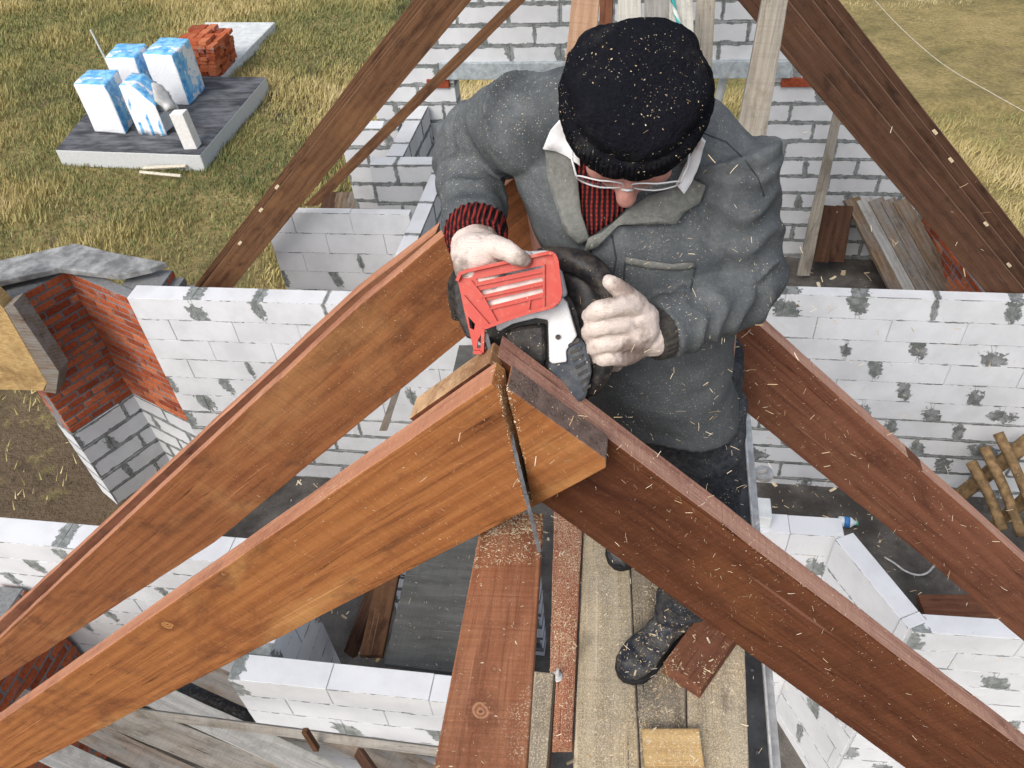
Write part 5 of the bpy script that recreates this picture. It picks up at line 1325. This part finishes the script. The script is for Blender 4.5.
def inside(poly, x, y):
    ins = False; j = len(poly)-1
    for i in range(len(poly)):
        (xi, yi), (xj, yj) = poly[i], poly[j]
        if (yi > y) != (yj > y) and x < (xj-xi)*(y-yi)/(yj-yi)+xi: ins = not ins
        j = i
    return ins
def scatter(ch, poly, n, lmin, lmax, R, only=None, wr=.3, curl=.1, pw=2.2, clump=0):
    xs, ys = [p[0] for p in poly], [p[1] for p in poly]; k = 0; tries = 0
    while k < n and tries < n*8:
        tries += 1
        x, y = R.uniform(min(xs), max(xs)), R.uniform(min(ys), max(ys))
        if not inside(poly, x, y): continue
        hit, p, nn, _, ob, _ = scene.ray_cast(DG, CAM, ray(x, y).normalized())
        if not hit or (only and not any(ob.name.startswith(q) for q in only)): k += 1; continue
        if nn.dot(ray(x, y)) > 0: nn = -nn
        if clump and noise.noise(p*clump)+.35*noise.noise(p*clump*3.7) < R.uniform(-.25, .3): k += .25; continue
        l = lmin+(lmax-lmin)*R.random()**pw
        ch.add(p, nn, l, max(.0007, l*R.uniform(.12, wr)), max(.0004, l*.06), R, curl*R.random()); k += 1
R = random.Random(4)
ch = Chips()
plank_poly = [(548, 520), (600, 535), (640, 500), (730, 480), (760, 768), (560, 768)]
scatter(ch, plank_poly, 14000, .0013, .0065, R, ('plank', 'offcut'), .5, .1, 3, 9)
scatter(ch, plank_poly, 160, .008, .018, R, ('plank', 'offcut', 'boot'), .3, .25)
scatter(ch, [(470, 500), (545, 500), (545, 560), (470, 570)], 900, .0015, .006, R, ('centre_beam',), .6)
scatter(ch, [(480, 495), (545, 495), (545, 532), (490, 536)], 1100, .0015, .006, R, ('centre_beam',), .6)
scatter(ch, [(430, 560), (545, 560), (530, 768), (400, 768)], 90, .0015, .006, R, ('centre_beam',), .5)
scatter(ch, [(360, 340), (500, 340), (480, 700), (360, 700)], 420, .003, .022, R, ('panel',), .2, .1, 2.2)
scatter(ch, [(488, 360), (620, 430), (1024, 740), (1024, 768), (905, 768), (540, 500), (380, 590), (0, 760), (0, 715), (480, 380)], 420, .0008, .004, R, ('rafter',), .4, .3, 2.2, 8)
scatter(ch, [(500, 340), (1030, 735), (1030, 768), (600, 440)], 420, .001, .004, R, ('rafter',), .5, .2)
scatter(ch, [(220, 420), (450, 230), (470, 330), (230, 520)], 620, .0008, .004, R, ('rafter',), .4, .2)
scatter(ch, [(735, 330), (770, 327), (1024, 545), (1024, 625), (735, 400)], 320, .001, .006, R, ('rafter',), .2, .1)
scatter(ch, [(600, 670), (690, 590), (690, 640), (640, 690)], 260, .0015, .007, R, ('boot',), .5)
scatter(ch, [(740, 420), (1024, 400), (1024, 620), (760, 520)], 160, .008, .035, R, ('floor',), .3, .1, 1.5)
for q in ([(489, 362), (496, 362), (512, 424), (528, 500), (521, 500), (505, 424)], [(503, 372), (512, 390), (520, 424), (530, 480), (534, 500), (528, 500), (516, 440), (503, 395)]):
    scatter(ch, q, 170, .0012, .004, R, ('rafter',), .6, .3)
ch.done('sawdust')
ch = Chips()
scatter(ch, [(560, 20), (706, 20), (706, 180), (560, 180)], 420, .0005, .0028, R, ('hat',), .6, .2, 3.5, 24)
scatter(ch, [(520, 70), (790, 100), (790, 440), (640, 440), (600, 250), (520, 200)], 800, .0004, .0026, R, ('jacket', 'lapel'), .5, .2, 3, 14)
scatter(ch, [(437, 80), (540, 80), (540, 240), (437, 240)], 320, .0004, .0024, R, ('jacket',), .5, .2, 3, 14)
scatter(ch, [(450, 240), (620, 240), (620, 400), (450, 400)], 200, .0008, .004, R, ('hand_guard', 'motor_housing', 'top_cover', 'front_handle', 'clutch_cover', 'side_cover', 'trim', 'glove'), .5, .2, 3)
ch.done('sawdust')
# scraps of wood and block trodden into the floors
ch = Chips()
scatter(ch, [(200, 300), (1023, 200), (1023, 767), (0, 767), (0, 560)], 2600, .02, .11, R, ('floor',), .6, .15, 2.5, 1.6)
ch.done('debris')
# chips thrown up by the saw, still in the air
ch = Chips()
for k in range(1300):
    x, y = R.gauss(720, 170), R.gauss(520, 160)
    if x < 560 and y < 400: continue
    Yd = R.uniform(.45, .78)
    p = PY(x, y, Yd)
    l = .0015+.009*R.random()**2.6
    ch.add(p, V(R.uniform(-1, 1), R.uniform(-1, 1), R.uniform(-1, 1)).normalized(), l, l*R.uniform(.05, .09), .0002, R, .05)
ch.done('flying_chips')
